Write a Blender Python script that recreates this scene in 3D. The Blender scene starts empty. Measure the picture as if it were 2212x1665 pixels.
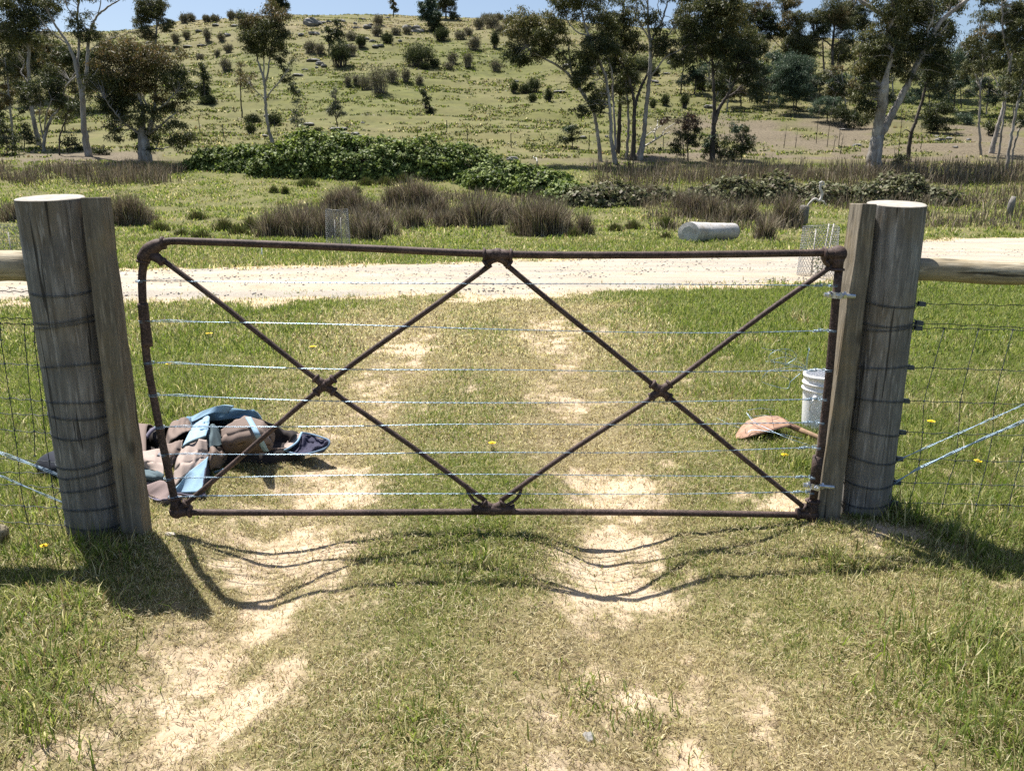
import bpy, math, random
import numpy as np
from mathutils import Vector, Matrix

R = math.radians
rng = np.random.default_rng(7)
random.seed(7)
SC = bpy.context.scene
COL = SC.collection

# ------------------------------------------------------------------ camera, sky, sun, exposure
F, CX, CY, W0 = 1662.0, 1106.0, 832.5, 2212.0        # picture coordinates used for measuring: 2212 x 1665
PITCH, EYE = R(14.1), 1.60
cam = bpy.data.cameras.new('camera')
cam.sensor_fit = 'HORIZONTAL'; cam.sensor_width = 36.0; cam.lens = F / W0 * 36.0
cam.clip_start = 0.05; cam.clip_end = 6000
camo = bpy.data.objects.new('camera', cam); COL.objects.link(camo)
camo.location = (0, 0, EYE); camo.rotation_euler = (math.pi / 2 - PITCH, 0, 0)
SC.camera = camo

SUN_TO = Vector((-0.47, 0.54, 1.50)).normalized()
world = bpy.data.worlds.new('World'); SC.world = world
world.use_nodes = True
wn = world.node_tree.nodes; wl = world.node_tree.links
bg = wn['Background']
sky = wn.new('ShaderNodeTexSky'); sky.sky_type = 'NISHITA'; sky.sun_disc = False
sky.sun_elevation = math.asin(SUN_TO.z); sky.sun_rotation = math.atan2(SUN_TO.x, SUN_TO.y)
sky.altitude = 300; sky.air_density = 1.0; sky.dust_density = 1.8; sky.ozone_density = 0.9
wl.new(sky.outputs['Color'], bg.inputs['Color']); bg.inputs['Strength'].default_value = 0.066
sl = bpy.data.lights.new('sun', 'SUN'); sl.energy = 5.0; sl.angle = R(0.5); sl.color = (1.0, 0.945, 0.86)
so = bpy.data.objects.new('sun', sl); COL.objects.link(so); so.location = (-20, 20, 60)
so.rotation_euler = SUN_TO.to_track_quat('Z', 'Y').to_euler()
SC.view_settings.view_transform = 'Standard'; SC.view_settings.look = 'None'
SC.view_settings.gamma = 1.0; SC.view_settings.exposure = 1.08
SC.cycles.max_bounces = 6; SC.cycles.diffuse_bounces = 3; SC.cycles.glossy_bounces = 2
SC.cycles.transmission_bounces = 3; SC.cycles.caustics_reflective = False; SC.cycles.caustics_refractive = False
SC.cycles.use_denoising = False

# ------------------------------------------------------------------ measuring helpers
SP, CP = math.sin(PITCH), math.cos(PITCH)
def ray(px, py):
    dx = (px - CX) / F; dy = -(py - CY) / F
    return Vector((dx, CP + dy * SP, -SP + dy * CP))
def at(px, py, Y):
    d = ray(px, py); t = Y / d.y
    return Vector((d.x * t, Y, EYE + d.z * t))
def atz(px, py, z):
    d = ray(px, py); t = (z - EYE) / d.z
    return Vector((d.x * t, d.y * t, z))
def pxscale(Y, z=1.0):
    return (Y * CP - (z - EYE) * SP) / F              # metres per picture unit at that depth

def sstep(a, b, x):
    t = np.clip((np.asarray(x, float) - a) / (b - a), 0, 1); return t * t * (3 - 2 * t)
def _h(ix, iy, s):
    n = (ix.astype(np.int64) * 374761393 + iy.astype(np.int64) * 668265263 + s * 974634777) & 0xffffffff
    n = ((n ^ (n >> 13)) * 1274126177) & 0xffffffff
    return ((n ^ (n >> 16)) & 0xffffff) / float(0xffffff)
def vn(x, y, s=0):
    x = np.asarray(x, float); y = np.asarray(y, float)
    ix = np.floor(x); iy = np.floor(y); fx = x - ix; fy = y - iy
    fx = fx * fx * (3 - 2 * fx); fy = fy * fy * (3 - 2 * fy)
    a = _h(ix, iy, s); b = _h(ix + 1, iy, s); c = _h(ix, iy + 1, s); d = _h(ix + 1, iy + 1, s)
    return (a * (1 - fx) + b * fx) * (1 - fy) + (c * (1 - fx) + d * fx) * fy
def fbm(x, y, s=0, o=4):
    r = 0.0; a = 0.5; t = 0
    for k in range(o):
        r = r + a * vn(x * 2 ** k + 17.3 * k, y * 2 ** k - 9.1 * k, s + k); t += a; a *= 0.5
    return r / t

# ------------------------------------------------------------------ terrain
_py = np.array([-10, 0, 24, 30, 36, 42, 46, 50, 58, 64, 70, 80, 90, 105, 120, 150, 180, 192, 205, 235, 300, 500, 1200.])
_pz = np.array([0, 0, 0, .1, .45, 1.1, 1.7, 2.4, 3.9, 4.8, 5.8, 8.0, 10.8, 15.5, 20.5, 30.5, 38.5, 40.3, 40.6, 38, 28, 20, 30.])
PY = np.arange(-10, 1200, .5); _z = np.interp(PY, _py, _pz)
_k = np.exp(-0.5 * (np.arange(-16, 17) * .5 / 2.2) ** 2); _k /= _k.sum()
PZ = np.convolve(np.pad(_z, 16, mode='edge'), _k, 'valid')
def ground_z(x, y, fine=True):
    x = np.asarray(x, float); y = np.asarray(y, float)
    az = x / np.maximum(y, 8)
    b = np.interp(y, PY, PZ)
    fac = np.interp(az, [-1.3, -.61, -.457, -.38, -.27, -.147, .05, .196, .423, .53, .61, 1.3],
                    [.8, .90, .93, .958, 1, 1, .985, .93, .857, .785, .76, .6])
    z = b * (1 + (fac - 1) * sstep(50, 130, y))
    far = sstep(30, 90, y)
    z = z + far * (fbm(x / 22, y / 22, 3) - .5) * 1.6 + far * (fbm(x / 10 + y * .03, y / 2.6, 5, 3) - .5) * .95
    mid = sstep(11, 26, y)
    z = z + mid * (fbm(x / 5, y / 5, 9) - .5) * .22
    # wheel ruts through the gateway, hump between them, heaped soil at the hinge post
    w = (fbm(x * .8, y * .8, 11, 2) - .5) * .16
    rut = np.exp(-((x + 1.10 + w) / .30) ** 2) + np.exp(-((x - .46 + w) / .30) ** 2)
    z = z - rut * .085 * (1 - .8 * sstep(3.9, 6.5, y)) * (1 - sstep(9, 12, y))
    z = z + .07 * np.exp(-(((x - 1.75) / .42) ** 2 + ((y - 3.35) / .33) ** 2))
    z = z + .03 * np.exp(-(((x + 1.9) / .5) ** 2 + ((y - 3.2) / .4) ** 2))
    if fine:
        n = 1 - sstep(8, 18, y)
        z = z + n * ((fbm(x * 2.2, y * 2.2, 21) - .5) * .05 + (fbm(x * 11, y * 11, 25, 3) - .5) * .026)
    return z
def gz(x, y): return float(ground_z(x, y))
def G(px, py):
    """the point of the terrain seen at that place of the picture"""
    d = ray(px, py); t = np.concatenate([np.arange(1.2, 12, .02), np.arange(12, 60, .1), np.arange(60, 420, .25)])
    X = d.x * t; Y = d.y * t; Z = EYE + d.z * t
    hit = np.nonzero(Z < ground_z(X, Y))[0]
    i = hit[0] if len(hit) else len(t) - 1
    return Vector((X[i], Y[i], gz(X[i], Y[i])))

# gravel road edges
_fe = [G(a, b) for a, b in [(-420, 596), (-100, 592), (260, 590), (560, 583), (880, 574), (1096, 569), (1322, 560), (1500, 554), (1700, 545), (1990, 523), (2212, 515), (2600, 503)]]
_ne = [G(a, b) for a, b in [(-420, 655), (-100, 650), (260, 646), (687, 643), (895, 636), (1062, 638), (1296, 627), (1491, 619), (1700, 611), (1980, 600), (2212, 588), (2600, 570)]]
FEX = np.array([p.x for p in _fe]); FEY = np.array([p.y for p in _fe])
NEX = np.array([p.x for p in _ne]); NEY = np.array([p.y for p in _ne])
def road_in(x, y):
    """distance inside the road (negative outside)"""
    j = (fbm(x * .9, y * .9, 31) - .5) * 1.1
    return np.minimum(y - np.interp(x, NEX, NEY), np.interp(x, FEX, FEY) - y) + j

def masks(x, y):
    """bare soil, greenness, leaf litter, grass height, all 0..1"""
    x = np.asarray(x, float); y = np.asarray(y, float)
    w = (fbm(x * 1.1, y * .8, 41, 3) - .5) * .5
    near = 1 - sstep(8.5, 12, y)
    wd = .36 + .16 * sstep(3.3, 2.3, y)
    rt = np.exp(-((x + 1.10 + w) / wd) ** 2) + np.exp(-((x - .50 + w) / wd) ** 2)
    n1 = fbm(x * 1.9, y * 1.9, 43); n2 = fbm(x * 7.5, y * 7.5, 47, 3); n3 = fbm(x * .55, y * .55, 51)
    ri = road_in(x, y)
    bare = rt * near * (.95 - .38 * sstep(3.7, 5.2, y)) + (n1 - .5) * 1.5 + (n2 - .5) * 1.4 - .22
    c = np.exp(-((x + .32) / .3) ** 2)
    bare = bare - .3 * c * near * (1 - sstep(3.6, 4.4, y))
    def spot(cx, cy, rx, ry, a):
        return a * np.exp(-(((x - cx) / rx) ** 2 + ((y - cy) / ry) ** 2))
    bare = bare + spot(1.42, 3.75, .22, .22, 1.1) + spot(1.75, 3.25, .4, .25, .9) + spot(2.35, 2.85, .45, .16, .9) + spot(-1.65, 3.45, .3, .25, .6) + spot(-1.0, 3.4, .6, .3, .4) + spot(2.6, 3.35, .4, .16, .5)
    bare = bare - spot(-2.0, 2.6, .7, .8, .8) - spot(1.55, 2.2, .7, .55, .5)
    bare = bare + .16 * sstep(.9, .1, np.abs(x + .3) / 2.2) * sstep(5, 7.5, y) * near
    bare = bare + 1.3 * sstep(-1.3, -.1, ri) * (.4 + 1.1 * n1)
    bare = bare - .5 * sstep(11, 14, y) * (1 - sstep(-1.6, -.5, ri))
    hill = sstep(60, 110, y)
    bare = bare + hill * ((fbm(x / 7, y / 4, 55) - .5) * 1.5 - .15)
    green = .60 + (n3 - .5) * .9 + (n1 - .5) * .8 + .38 * sstep(1.3, 2.6, np.abs(x + .3)) - (.35 + .25 * sstep(3.5, 5, y)) * rt * near
    green = green + .22 * np.exp(-((x + .32) / .34) ** 2) * near * (1 - sstep(4, 5.5, y))
    green = green - .22 * sstep(3.4, 1.6, np.abs(x + .3)) * sstep(4.2, 6, y) * (1 - sstep(11, 13, y))
    green = green + spot(4.3, 10.8, 1.9, 1.4, .5) - spot(-4.6, 9.2, 3, 1.7, .3)
    green = np.where(y > 16, .74 + (n3 - .5) * .8, green)
    g_hill = .80 + (fbm(x / 18, y / 14, 61) - .5) * 1.3 - .25 * sstep(110, 170, y)
    green = green * (1 - hill) + g_hill * hill
    az = x / np.maximum(y, 1)
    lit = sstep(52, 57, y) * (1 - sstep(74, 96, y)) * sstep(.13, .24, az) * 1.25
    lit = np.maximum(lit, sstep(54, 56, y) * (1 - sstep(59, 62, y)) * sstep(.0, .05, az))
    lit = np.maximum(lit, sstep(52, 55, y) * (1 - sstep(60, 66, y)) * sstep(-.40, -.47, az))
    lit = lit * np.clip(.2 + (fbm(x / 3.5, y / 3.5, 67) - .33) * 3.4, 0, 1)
    tall = .35 + (n1 - .5) * .7 + .4 * sstep(1.4, 2.3, np.abs(x + .3)) - .35 * rt * near
    return np.clip(bare, 0, 1), np.clip(green, 0, 1), np.clip(lit, 0, 1), np.clip(tall, .12, 1), ri

# ------------------------------------------------------------------ object helpers
ORG = {}
class MB:
    def __init__(s): s.v = []; s.f = []; s.c = []; s.n = 0
    def add(s, v, f, c=None):
        s.v.append(np.asarray([tuple(p) for p in v] if not isinstance(v, np.ndarray) else v, float))
        s.f += [tuple(i + s.n for i in q) for q in f]; k = len(v); s.n += k
        if c is not None: s.c.append(np.tile(np.array([*c, 1.0]), (k, 1)))
    def tube(s, pts, rad, sides=8, cap=True, col=None):
        pts = [Vector(p) for p in pts]; n = len(pts)
        if not hasattr(rad, '__len__'): rad = [rad] * n
        up = None; V = []; Fc = []
        for i in range(n):
            t = (pts[min(i + 1, n - 1)] - pts[max(i - 1, 0)])
            t = t.normalized() if t.length > 1e-9 else Vector((0, 0, 1))
            if up is None:
                up = t.orthogonal().normalized()
            else:
                up = (up - t * up.dot(t)); up = up.normalized() if up.length > 1e-6 else t.orthogonal().normalized()
            b = t.cross(up)
            for k in range(sides):
                a = 2 * math.pi * k / sides
                V.append(pts[i] + (up * math.cos(a) + b * math.sin(a)) * rad[i])
        for i in range(n - 1):
            for k in range(sides):
                k2 = (k + 1) % sides
                Fc.append((i * sides + k, i * sides + k2, (i + 1) * sides + k2, (i + 1) * sides + k))
        if cap:
            Fc.append(tuple(range(sides - 1, -1, -1))); Fc.append(tuple((n - 1) * sides + k for k in range(sides)))
        s.add(V, Fc, col); return s
    def ball(s, c, r, seg=10, col=None, sc=(1, 1, 1)):
        V = []; Fc = []; rings = seg // 2 + 1
        for i in range(rings + 1):
            th = math.pi * i / rings
            for k in range(seg):
                a = 2 * math.pi * k / seg
                V.append((c[0] + r * sc[0] * math.sin(th) * math.cos(a), c[1] + r * sc[1] * math.sin(th) * math.sin(a), c[2] + r * sc[2] * math.cos(th)))
        for i in range(rings):
            for k in range(seg):
                k2 = (k + 1) % seg
                Fc.append((i * seg + k, (i + 1) * seg + k, (i + 1) * seg + k2, i * seg + k2))
        s.add(V, Fc, col); return s
    def hexa(s, a, b, col=None):
        """a, b: two quads of corners, same order"""
        V = list(a) + list(b)
        s.add(V, [(0, 1, 2, 3), (7, 6, 5, 4), (0, 4, 5, 1), (1, 5, 6, 2), (2, 6, 7, 3), (3, 7, 4, 0)], col); return s
    def lathe(s, c, prof, seg=32, cap0=True, cap1=False):
        V = []; Fc = []
        for r, z in prof:
            for k in range(seg):
                a = 2 * math.pi * k / seg; V.append((c[0] + r * math.cos(a), c[1] + r * math.sin(a), c[2] + z))
        for i in range(len(prof) - 1):
            for k in range(seg):
                k2 = (k + 1) % seg
                Fc.append((i * seg + k, i * seg + k2, (i + 1) * seg + k2, (i + 1) * seg + k))
        if cap0: Fc.append(tuple(range(seg - 1, -1, -1)))
        if cap1: Fc.append(tuple((len(prof) - 1) * seg + k for k in range(seg)))
        s.add(V, Fc); return s
    def build(s, name, m, parent=None, smooth=True, origin=None):
        me = bpy.data.meshes.new(name)
        V = np.concatenate(s.v) if s.v else np.zeros((0, 3))
        o = bpy.data.objects.new(name, me); COL.objects.link(o)
        if parent is not None:
            org = ORG.get(parent.name, Vector()); o.parent = parent; ORG[o.name] = org
        else:
            org = Vector(origin) if origin is not None else Vector(); o.location = org; ORG[o.name] = org
        V = V - np.array(org)
        me.from_pydata(V.tolist(), [], s.f)
        if s.c:
            ca = me.color_attributes.new('Col', 'FLOAT_COLOR', 'POINT'); ca.data.foreach_set('color', np.concatenate(s.c).ravel())
        if smooth: me.polygons.foreach_set('use_smooth', np.ones(len(me.polygons), bool))
        me.materials.append(m); me.update()
        return o
def tag(o, label=None, cat=None, group=None, kind=None):
    if label: o['label'] = label
    if cat: o['category'] = cat
    if group: o['group'] = group
    if kind: o['kind'] = kind
    return o
def thing(name, label, cat, loc, group=None):
    o = bpy.data.objects.new(name, None); COL.objects.link(o); o.location = loc; o.empty_display_size = .2
    ORG[o.name] = Vector(loc); return tag(o, label, cat, group)
def dup(o, loc, rz=0, sc=1.0, parent=None):
    c = o.copy(); COL.objects.link(c)
    if parent is None:
        c.location = loc; c.rotation_euler = (0, 0, rz); c.scale = (sc, sc, sc) if not hasattr(sc, '__len__') else sc
    else: c.parent = parent
    for ch in list(o.children): dup(ch, None, parent=c)
    return c

def fastmesh(name, V, quads=None, tris=None, col=None, m=None, parent=None, origin=(0, 0, 0), smooth=False):
    """numpy arrays straight into one mesh object"""
    me = bpy.data.meshes.new(name)
    V = np.asarray(V, np.float32) - np.array(origin, np.float32)
    me.vertices.add(len(V)); me.vertices.foreach_set('co', V.ravel())
    parts = []; tot = []
    if quads is not None and len(quads): parts.append(np.asarray(quads, np.int32).ravel()); tot.append(np.full(len(quads), 4, np.int32))
    if tris is not None and len(tris): parts.append(np.asarray(tris, np.int32).ravel()); tot.append(np.full(len(tris), 3, np.int32))
    L = np.concatenate(parts); T = np.concatenate(tot)
    me.loops.add(len(L)); me.loops.foreach_set('vertex_index', L)
    me.polygons.add(len(T)); st = np.zeros(len(T), np.int32); st[1:] = np.cumsum(T)[:-1]
    me.polygons.foreach_set('loop_start', st); me.polygons.foreach_set('loop_total', T)
    if smooth: me.polygons.foreach_set('use_smooth', np.ones(len(T), bool))
    if col is not None:
        ca = me.color_attributes.new('Col', 'FLOAT_COLOR', 'POINT')
        c4 = np.ones((len(V), 4), np.float32); c4[:, :3] = col; ca.data.foreach_set('color', c4.ravel())
    me.update(calc_edges=True); me.validate()
    if m: me.materials.append(m)
    o = bpy.data.objects.new(name, me); COL.objects.link(o)
    if parent is not None: o.parent = parent; ORG[o.name] = ORG[parent.name]
    else: o.location = origin
    return o

# ------------------------------------------------------------------ materials
class NT:
    def __init__(s, name):
        s.m = bpy.data.materials.new(name); s.m.use_nodes = True; s.t = s.m.node_tree
        s.b = s.t.nodes['Principled BSDF']; s.out = s.t.nodes['Material Output']
        s.b.inputs['Specular IOR Level'].default_value = .3
    def n(s, k, **kw):
        q = s.t.nodes.new(k)
        for a, v in kw.items(): setattr(q, a, v)
        return q
    def l(s, a, b): s.t.links.new(a, b)
    def coord(s, scale=(1, 1, 1), kind='Object'):
        tc = s.n('ShaderNodeTexCoord'); mp = s.n('ShaderNodeMapping'); mp.inputs['Scale'].default_value = scale
        s.l(tc.outputs[kind], mp.inputs['Vector']); return mp.outputs['Vector']
    def noise(s, vec, scale, detail=5, rough=.55, dist=0):
        q = s.n('ShaderNodeTexNoise'); q.inputs['Scale'].default_value = scale; q.inputs['Detail'].default_value = detail
        q.inputs['Roughness'].default_value = rough; q.inputs['Distortion'].default_value = dist; s.l(vec, q.inputs['Vector']); return q.outputs['Fac']
    def ramp(s, fac, stops):
        q = s.n('ShaderNodeValToRGB'); e = q.color_ramp.elements
        while len(e) < len(stops): e.new(.5)
        for i, (p, c) in enumerate(stops):
            e[i].position = p; e[i].color = (*c, 1) if len(c) == 3 else c
        s.l(fac, q.inputs['Fac']); return q.outputs['Color']
    def mix(s, fac, a, b, mode='MIX'):
        q = s.n('ShaderNodeMix', data_type='RGBA', blend_type=mode)
        for sock, v in ((q.inputs[0], fac), (q.inputs[6], a), (q.inputs[7], b)):
            if isinstance(v, (int, float)): sock.default_value = v
            elif isinstance(v, tuple): sock.default_value = (*v, 1)
            else: s.l(v, sock)
        return q.outputs[2]
    def bump(s, h, strength=.3, dist=.01):
        q = s.n('ShaderNodeBump'); q.inputs['Strength'].default_value = strength; q.inputs['Distance'].default_value = dist
        s.l(h, q.inputs['Height']); s.l(q.outputs['Normal'], s.b.inputs['Normal'])
    def fin(s, col, rough=.8, metal=0.0):
        if isinstance(col, tuple): s.b.inputs['Base Color'].default_value = (*col, 1)
        else: s.l(col, s.b.inputs['Base Color'])
        s.b.inputs['Roughness'].default_value = rough; s.b.inputs['Metallic'].default_value = metal
        return s.m

def m_wood(name, axis, dark, mid, light, seed=0.0):
    q = NT(name)
    sc = [1, 1, 1]; sc[axis] = .09
    v = q.coord(tuple(sc)); g = q.noise(v, 34 + seed, 7, .62, .6)
    sc2 = [1, 1, 1]; sc2[axis] = .035
    c = q.noise(q.coord(tuple(sc2)), 27 + seed, 4, .5, .3)
    blot = q.noise(q.coord(), 5 + seed, 4)
    col = q.ramp(g, [(.28, dark), (.5, mid), (.72, light)])
    col = q.mix(q.ramp(blot, [(.38, (.45, .45, .45)), (.62, (0, 0, 0))]), col, tuple(x * .55 for x in mid))
    warm = q.noise(q.coord(), 2.3 + seed, 3)
    col = q.mix(q.ramp(warm, [(.5, (0, 0, 0)), (.66, (.45, .45, .45))]), col, (.24, .18, .095))
    crack = q.ramp(c, [(.30, (.15, .15, .15)), (.34, (1, 1, 1))])
    sc3 = [1, 1, 1]; sc3[axis] = .02
    c3 = q.ramp(q.noise(q.coord(tuple(sc3)), 55 + seed, 3, .5, .15), [(.33, (.2, .2, .2)), (.36, (1, 1, 1))]); crack = q.mix(1.0, crack, c3, 'MULTIPLY')
    sc4 = [3.4, 3.4, 3.4]; sc4[axis] = 1.5
    vo = q.n('ShaderNodeTexVoronoi'); vo.inputs['Scale'].default_value = 1.7; q.l(q.coord(tuple(sc4)), vo.inputs['Vector'])
    kn = q.ramp(vo.outputs['Distance'], [(.055, (.85, .85, .85)), (.13, (0, 0, 0))]); col = q.mix(kn, col, tuple(x * .3 for x in mid))
    fl = q.noise(q.coord(tuple(sc)), 90, 3); col = q.mix(q.ramp(fl, [(.56, (0, 0, 0)), (.68, (.5, .5, .5))]), col, tuple(min(1, x * 1.25) for x in light))
    col = q.mix(crack, (.02, .017, .014), col)
    q.bump(q.mix(.6, g, crack, 'MULTIPLY'), .6, .008)
    return q.fin(col, .9)
M_post = m_wood('weathered_wood', 2, (.085, .08, .075), (.20, .192, .18), (.36, .35, .335))
M_timber = m_wood('sawn_timber', 2, (.10, .085, .065), (.20, .175, .135), (.31, .275, .22), 4.0)
M_rail = m_wood('pole_wood', 0, (.16, .13, .09), (.36, .31, .22), (.52, .47, .37), 2.0)
M_log = m_wood('bleached_wood', 0, (.26, .255, .25), (.50, .49, .48), (.66, .65, .64), 1.0)
def m_end():
    q = NT('end_grain'); v = q.coord()
    n = q.noise(v, 30, 6); return q.fin(q.ramp(n, [(.3, (.24, .22, .19)), (.7, (.42, .40, .36))]), .9)
M_end = m_end()
def m_rust():
    q = NT('rusty_pipe'); v = q.coord(); a = q.noise(v, 14, 6, .65); b = q.noise(v, 130, 4, .6)
    c = q.ramp(a, [(.3, (.020, .013, .011)), (.5, (.046, .029, .024)), (.7, (.105, .072, .062))])
    c = q.mix(q.ramp(b, [(.46, (0, 0, 0)), (.66, (.5, .5, .5))]), c, (.19, .13, .115))
    q.bump(b, .5, .002); q.b.inputs['Specular IOR Level'].default_value = .35
    return q.fin(c, .72)
M_rust = m_rust()
def m_simple(name, c1, c2, scale=20, rough=.6, metal=0.0, bump=0.0, bd=.004):
    q = NT(name); n = q.noise(q.coord(), scale, 5)
    if bump: q.bump(n, bump, bd)
    return q.fin(q.ramp(n, [(.3, c1), (.7, c2)]), rough, metal)
M_wire = m_simple('galvanised_wire', (.26, .36, .46), (.40, .52, .64), 60, .42, .7)  # the sky's blue reflection is put into the base colour
M_dwire = m_simple('dull_wire', (.03, .038, .048), (.075, .09, .105), 60, .6, .2)
M_clamp = m_simple('wire_joiner_steel', (.05, .06, .085), (.10, .12, .16), 80, .4, .5)
M_zinc = m_simple('zinc_plate', (.55, .57, .6), (.75, .77, .8), 60, .32, .9)
M_white = m_simple('white_plastic', (.80, .80, .81), (.86, .86, .86), 9, .42)
M_white.node_tree.nodes['Principled BSDF'].inputs['Transmission Weight'].default_value = 0.0
M_white.node_tree.nodes['Principled BSDF'].inputs['Subsurface Weight'].default_value = .6
M_white.node_tree.nodes['Principled BSDF'].inputs['Subsurface Radius'].default_value = (.12, .12, .12)
M_shovel = m_simple('rusty_blade', (.22, .12, .075), (.44, .28, .20), 24, .7, 0, .4)
M_handle = m_simple('ash_handle', (.16, .10, .06), (.28, .19, .12), 30, .75)
M_rock = m_simple('grey_rock', (.10, .10, .095), (.34, .33, .31), 3.5, .95, 0, .6, .06)
M_stone = m_simple('pale_stone', (.34, .30, .25), (.62, .57, .50), 40, .9)
M_stick = m_simple('dead_wood', (.38, .36, .33), (.62, .60, .56), 9, .85)
M_picket = m_simple('dark_steel_picket', (.02, .02, .02), (.05, .045, .04), 9, .7)

def m_leaf(name, tr=.3, rough=.5, spec=.35, boost=1.0):
    q = NT(name); a = q.n('ShaderNodeAttribute'); a.attribute_name = 'Col'
    c = a.outputs['Color']
    q.fin(c, rough); q.b.inputs['Specular IOR Level'].default_value = spec
    t = q.n('ShaderNodeBsdfTranslucent'); hs = q.n('ShaderNodeHueSaturation')
    hs.inputs['Value'].default_value = 1.35 * boost; hs.inputs['Saturation'].default_value = 1.1; q.l(c, hs.inputs['Color']); q.l(hs.outputs['Color'], t.inputs['Color'])
    mx = q.n('ShaderNodeMixShader'); mx.inputs[0].default_value = tr
    q.l(q.b.outputs[0], mx.inputs[1]); q.l(t.outputs[0], mx.inputs[2]); q.l(mx.outputs[0], q.out.inputs['Surface'])
    return q.m
M_grass = m_leaf('grass_blades', .45, .55, .3)
M_leaf = m_leaf('gum_leaves', .25, .55, .3)
M_bramble = m_leaf('bramble_leaves', .25, .6, .22)
M_rush = m_leaf('dry_rush', .15, .7, .2)
def m_vcol(name, rough=.8, bump=0, bs=80):
    q = NT(name); a = q.n('ShaderNodeAttribute'); a.attribute_name = 'Col'
    v = q.coord(); n = q.noise(v, bs, 3)
    c = q.mix(1.0, a.outputs['Color'], q.ramp(n, [(.3, (.82, .82, .82)), (.7, (1, 1, 1))]), 'MULTIPLY')
    if bump: q.bump(n, bump, .002)
    return q.fin(c, rough)
M_cloth = m_vcol('canvas_cloth', .85, .3, 160)
def m_bark(name, c0, c1, c2):
    q = NT(name); n = q.noise(q.coord((1, 1, .25)), 3.2, 6, .65, .5)
    q.bump(n, .5, .05); return q.fin(q.ramp(n, [(.3, c0), (.5, c1), (.68, c2)]), .85)
M_twig = m_bark('grey_twigs', (.09, .075, .06), (.17, .145, .12), (.25, .22, .185))
M_bark = m_bark('pale_gum_bark', (.12, .10, .085), (.30, .275, .245), (.46, .44, .41))
M_dbark = m_bark('dark_bark', (.025, .021, .018), (.07, .06, .05), (.17, .15, .13))

def m_ground():
    q = NT('paddock_ground'); a = q.n('ShaderNodeAttribute'); a.attribute_name = 'Mask'
    sp = q.n('ShaderNodeSeparateColor'); q.l(a.outputs['Color'], sp.inputs['Color'])
    v = q.coord(); f1 = q.noise(v, 55, 8, .7); f2 = q.noise(v, 7, 6, .6); f3 = q.noise(v, .9, 7, .65)
    soil = q.ramp(f2, [(.3, (.38, .295, .20)), (.7, (.50, .41, .30))])
    soil = q.mix(q.ramp(f1, [(.35, (.45, .45, .45)), (.55, (0, 0, 0))]), soil, (.30, .215, .14))
    dry = q.ramp(f1, [(.3, (.07, .054, .028)), (.62, (.23, .19, .10))])
    grn = q.ramp(f1, [(.3, (.026, .030, .009)), (.62, (.095, .108, .028))])  # dry and green floor kept dark, painting in the shade between blades
    g2 = q.mix(.65, grn, q.ramp(f3, [(.35, (.060, .066, .013)), (.65, (.135, .14, .030))]))
    c = q.mix(sp.outputs['Green'], dry, g2)
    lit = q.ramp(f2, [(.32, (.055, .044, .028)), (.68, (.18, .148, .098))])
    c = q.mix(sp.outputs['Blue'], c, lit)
    ad = q.n('ShaderNodeMath', operation='ADD'); q.l(sp.outputs['Red'], ad.inputs[0])
    ms = q.n('ShaderNodeMath', operation='MULTIPLY_ADD'); ms.inputs[1].default_value = 1.9; ms.inputs[2].default_value = -.95; q.l(q.noise(v, 17, 9, .72), ms.inputs[0]); q.l(ms.outputs[0], ad.inputs[1])
    c = q.mix(q.ramp(ad.outputs[0], [(.22, (0, 0, 0)), (.80, (1, 1, 1))]), c, soil)
    h = q.mix(.5, f1, f2); q.bump(h, .7, .02)
    return q.fin(c, .95)
def m_gravel():
    q = NT('pale_gravel'); v = q.coord()
    f1 = q.noise(v, 26, 7, .7); f2 = q.noise(v, 1.1, 5); vo = q.n('ShaderNodeTexVoronoi'); vo.inputs['Scale'].default_value = 16; q.l(v, vo.inputs['Vector'])
    c = q.ramp(f2, [(.3, (.36, .30, .215)), (.7, (.47, .42, .345))])
    st = q.ramp(vo.outputs['Distance'], [(.1, (1, 1, 1)), (.26, (0, 0, 0))])
    pick = q.ramp(q.noise(v, 3.2, 4), [(.5, (0, 0, 0)), (.6, (.8, .8, .8))])
    c = q.mix(q.mix(1.0, st, pick, 'MULTIPLY'), c, (.24, .22, .20))
    sk = q.noise(q.coord((.045, .8, 1)), 1.6, 4); c = q.mix(q.ramp(sk, [(.46, (0, 0, 0)), (.58, (.8, .8, .8))]), c, (.30, .28, .25))
    c = q.mix(q.ramp(f1, [(.38, (.6, .6, .6)), (.52, (0, 0, 0))]), c, (.27, .225, .165))
    q.bump(f1, .9, .03); return q.fin(c, .95)

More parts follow.
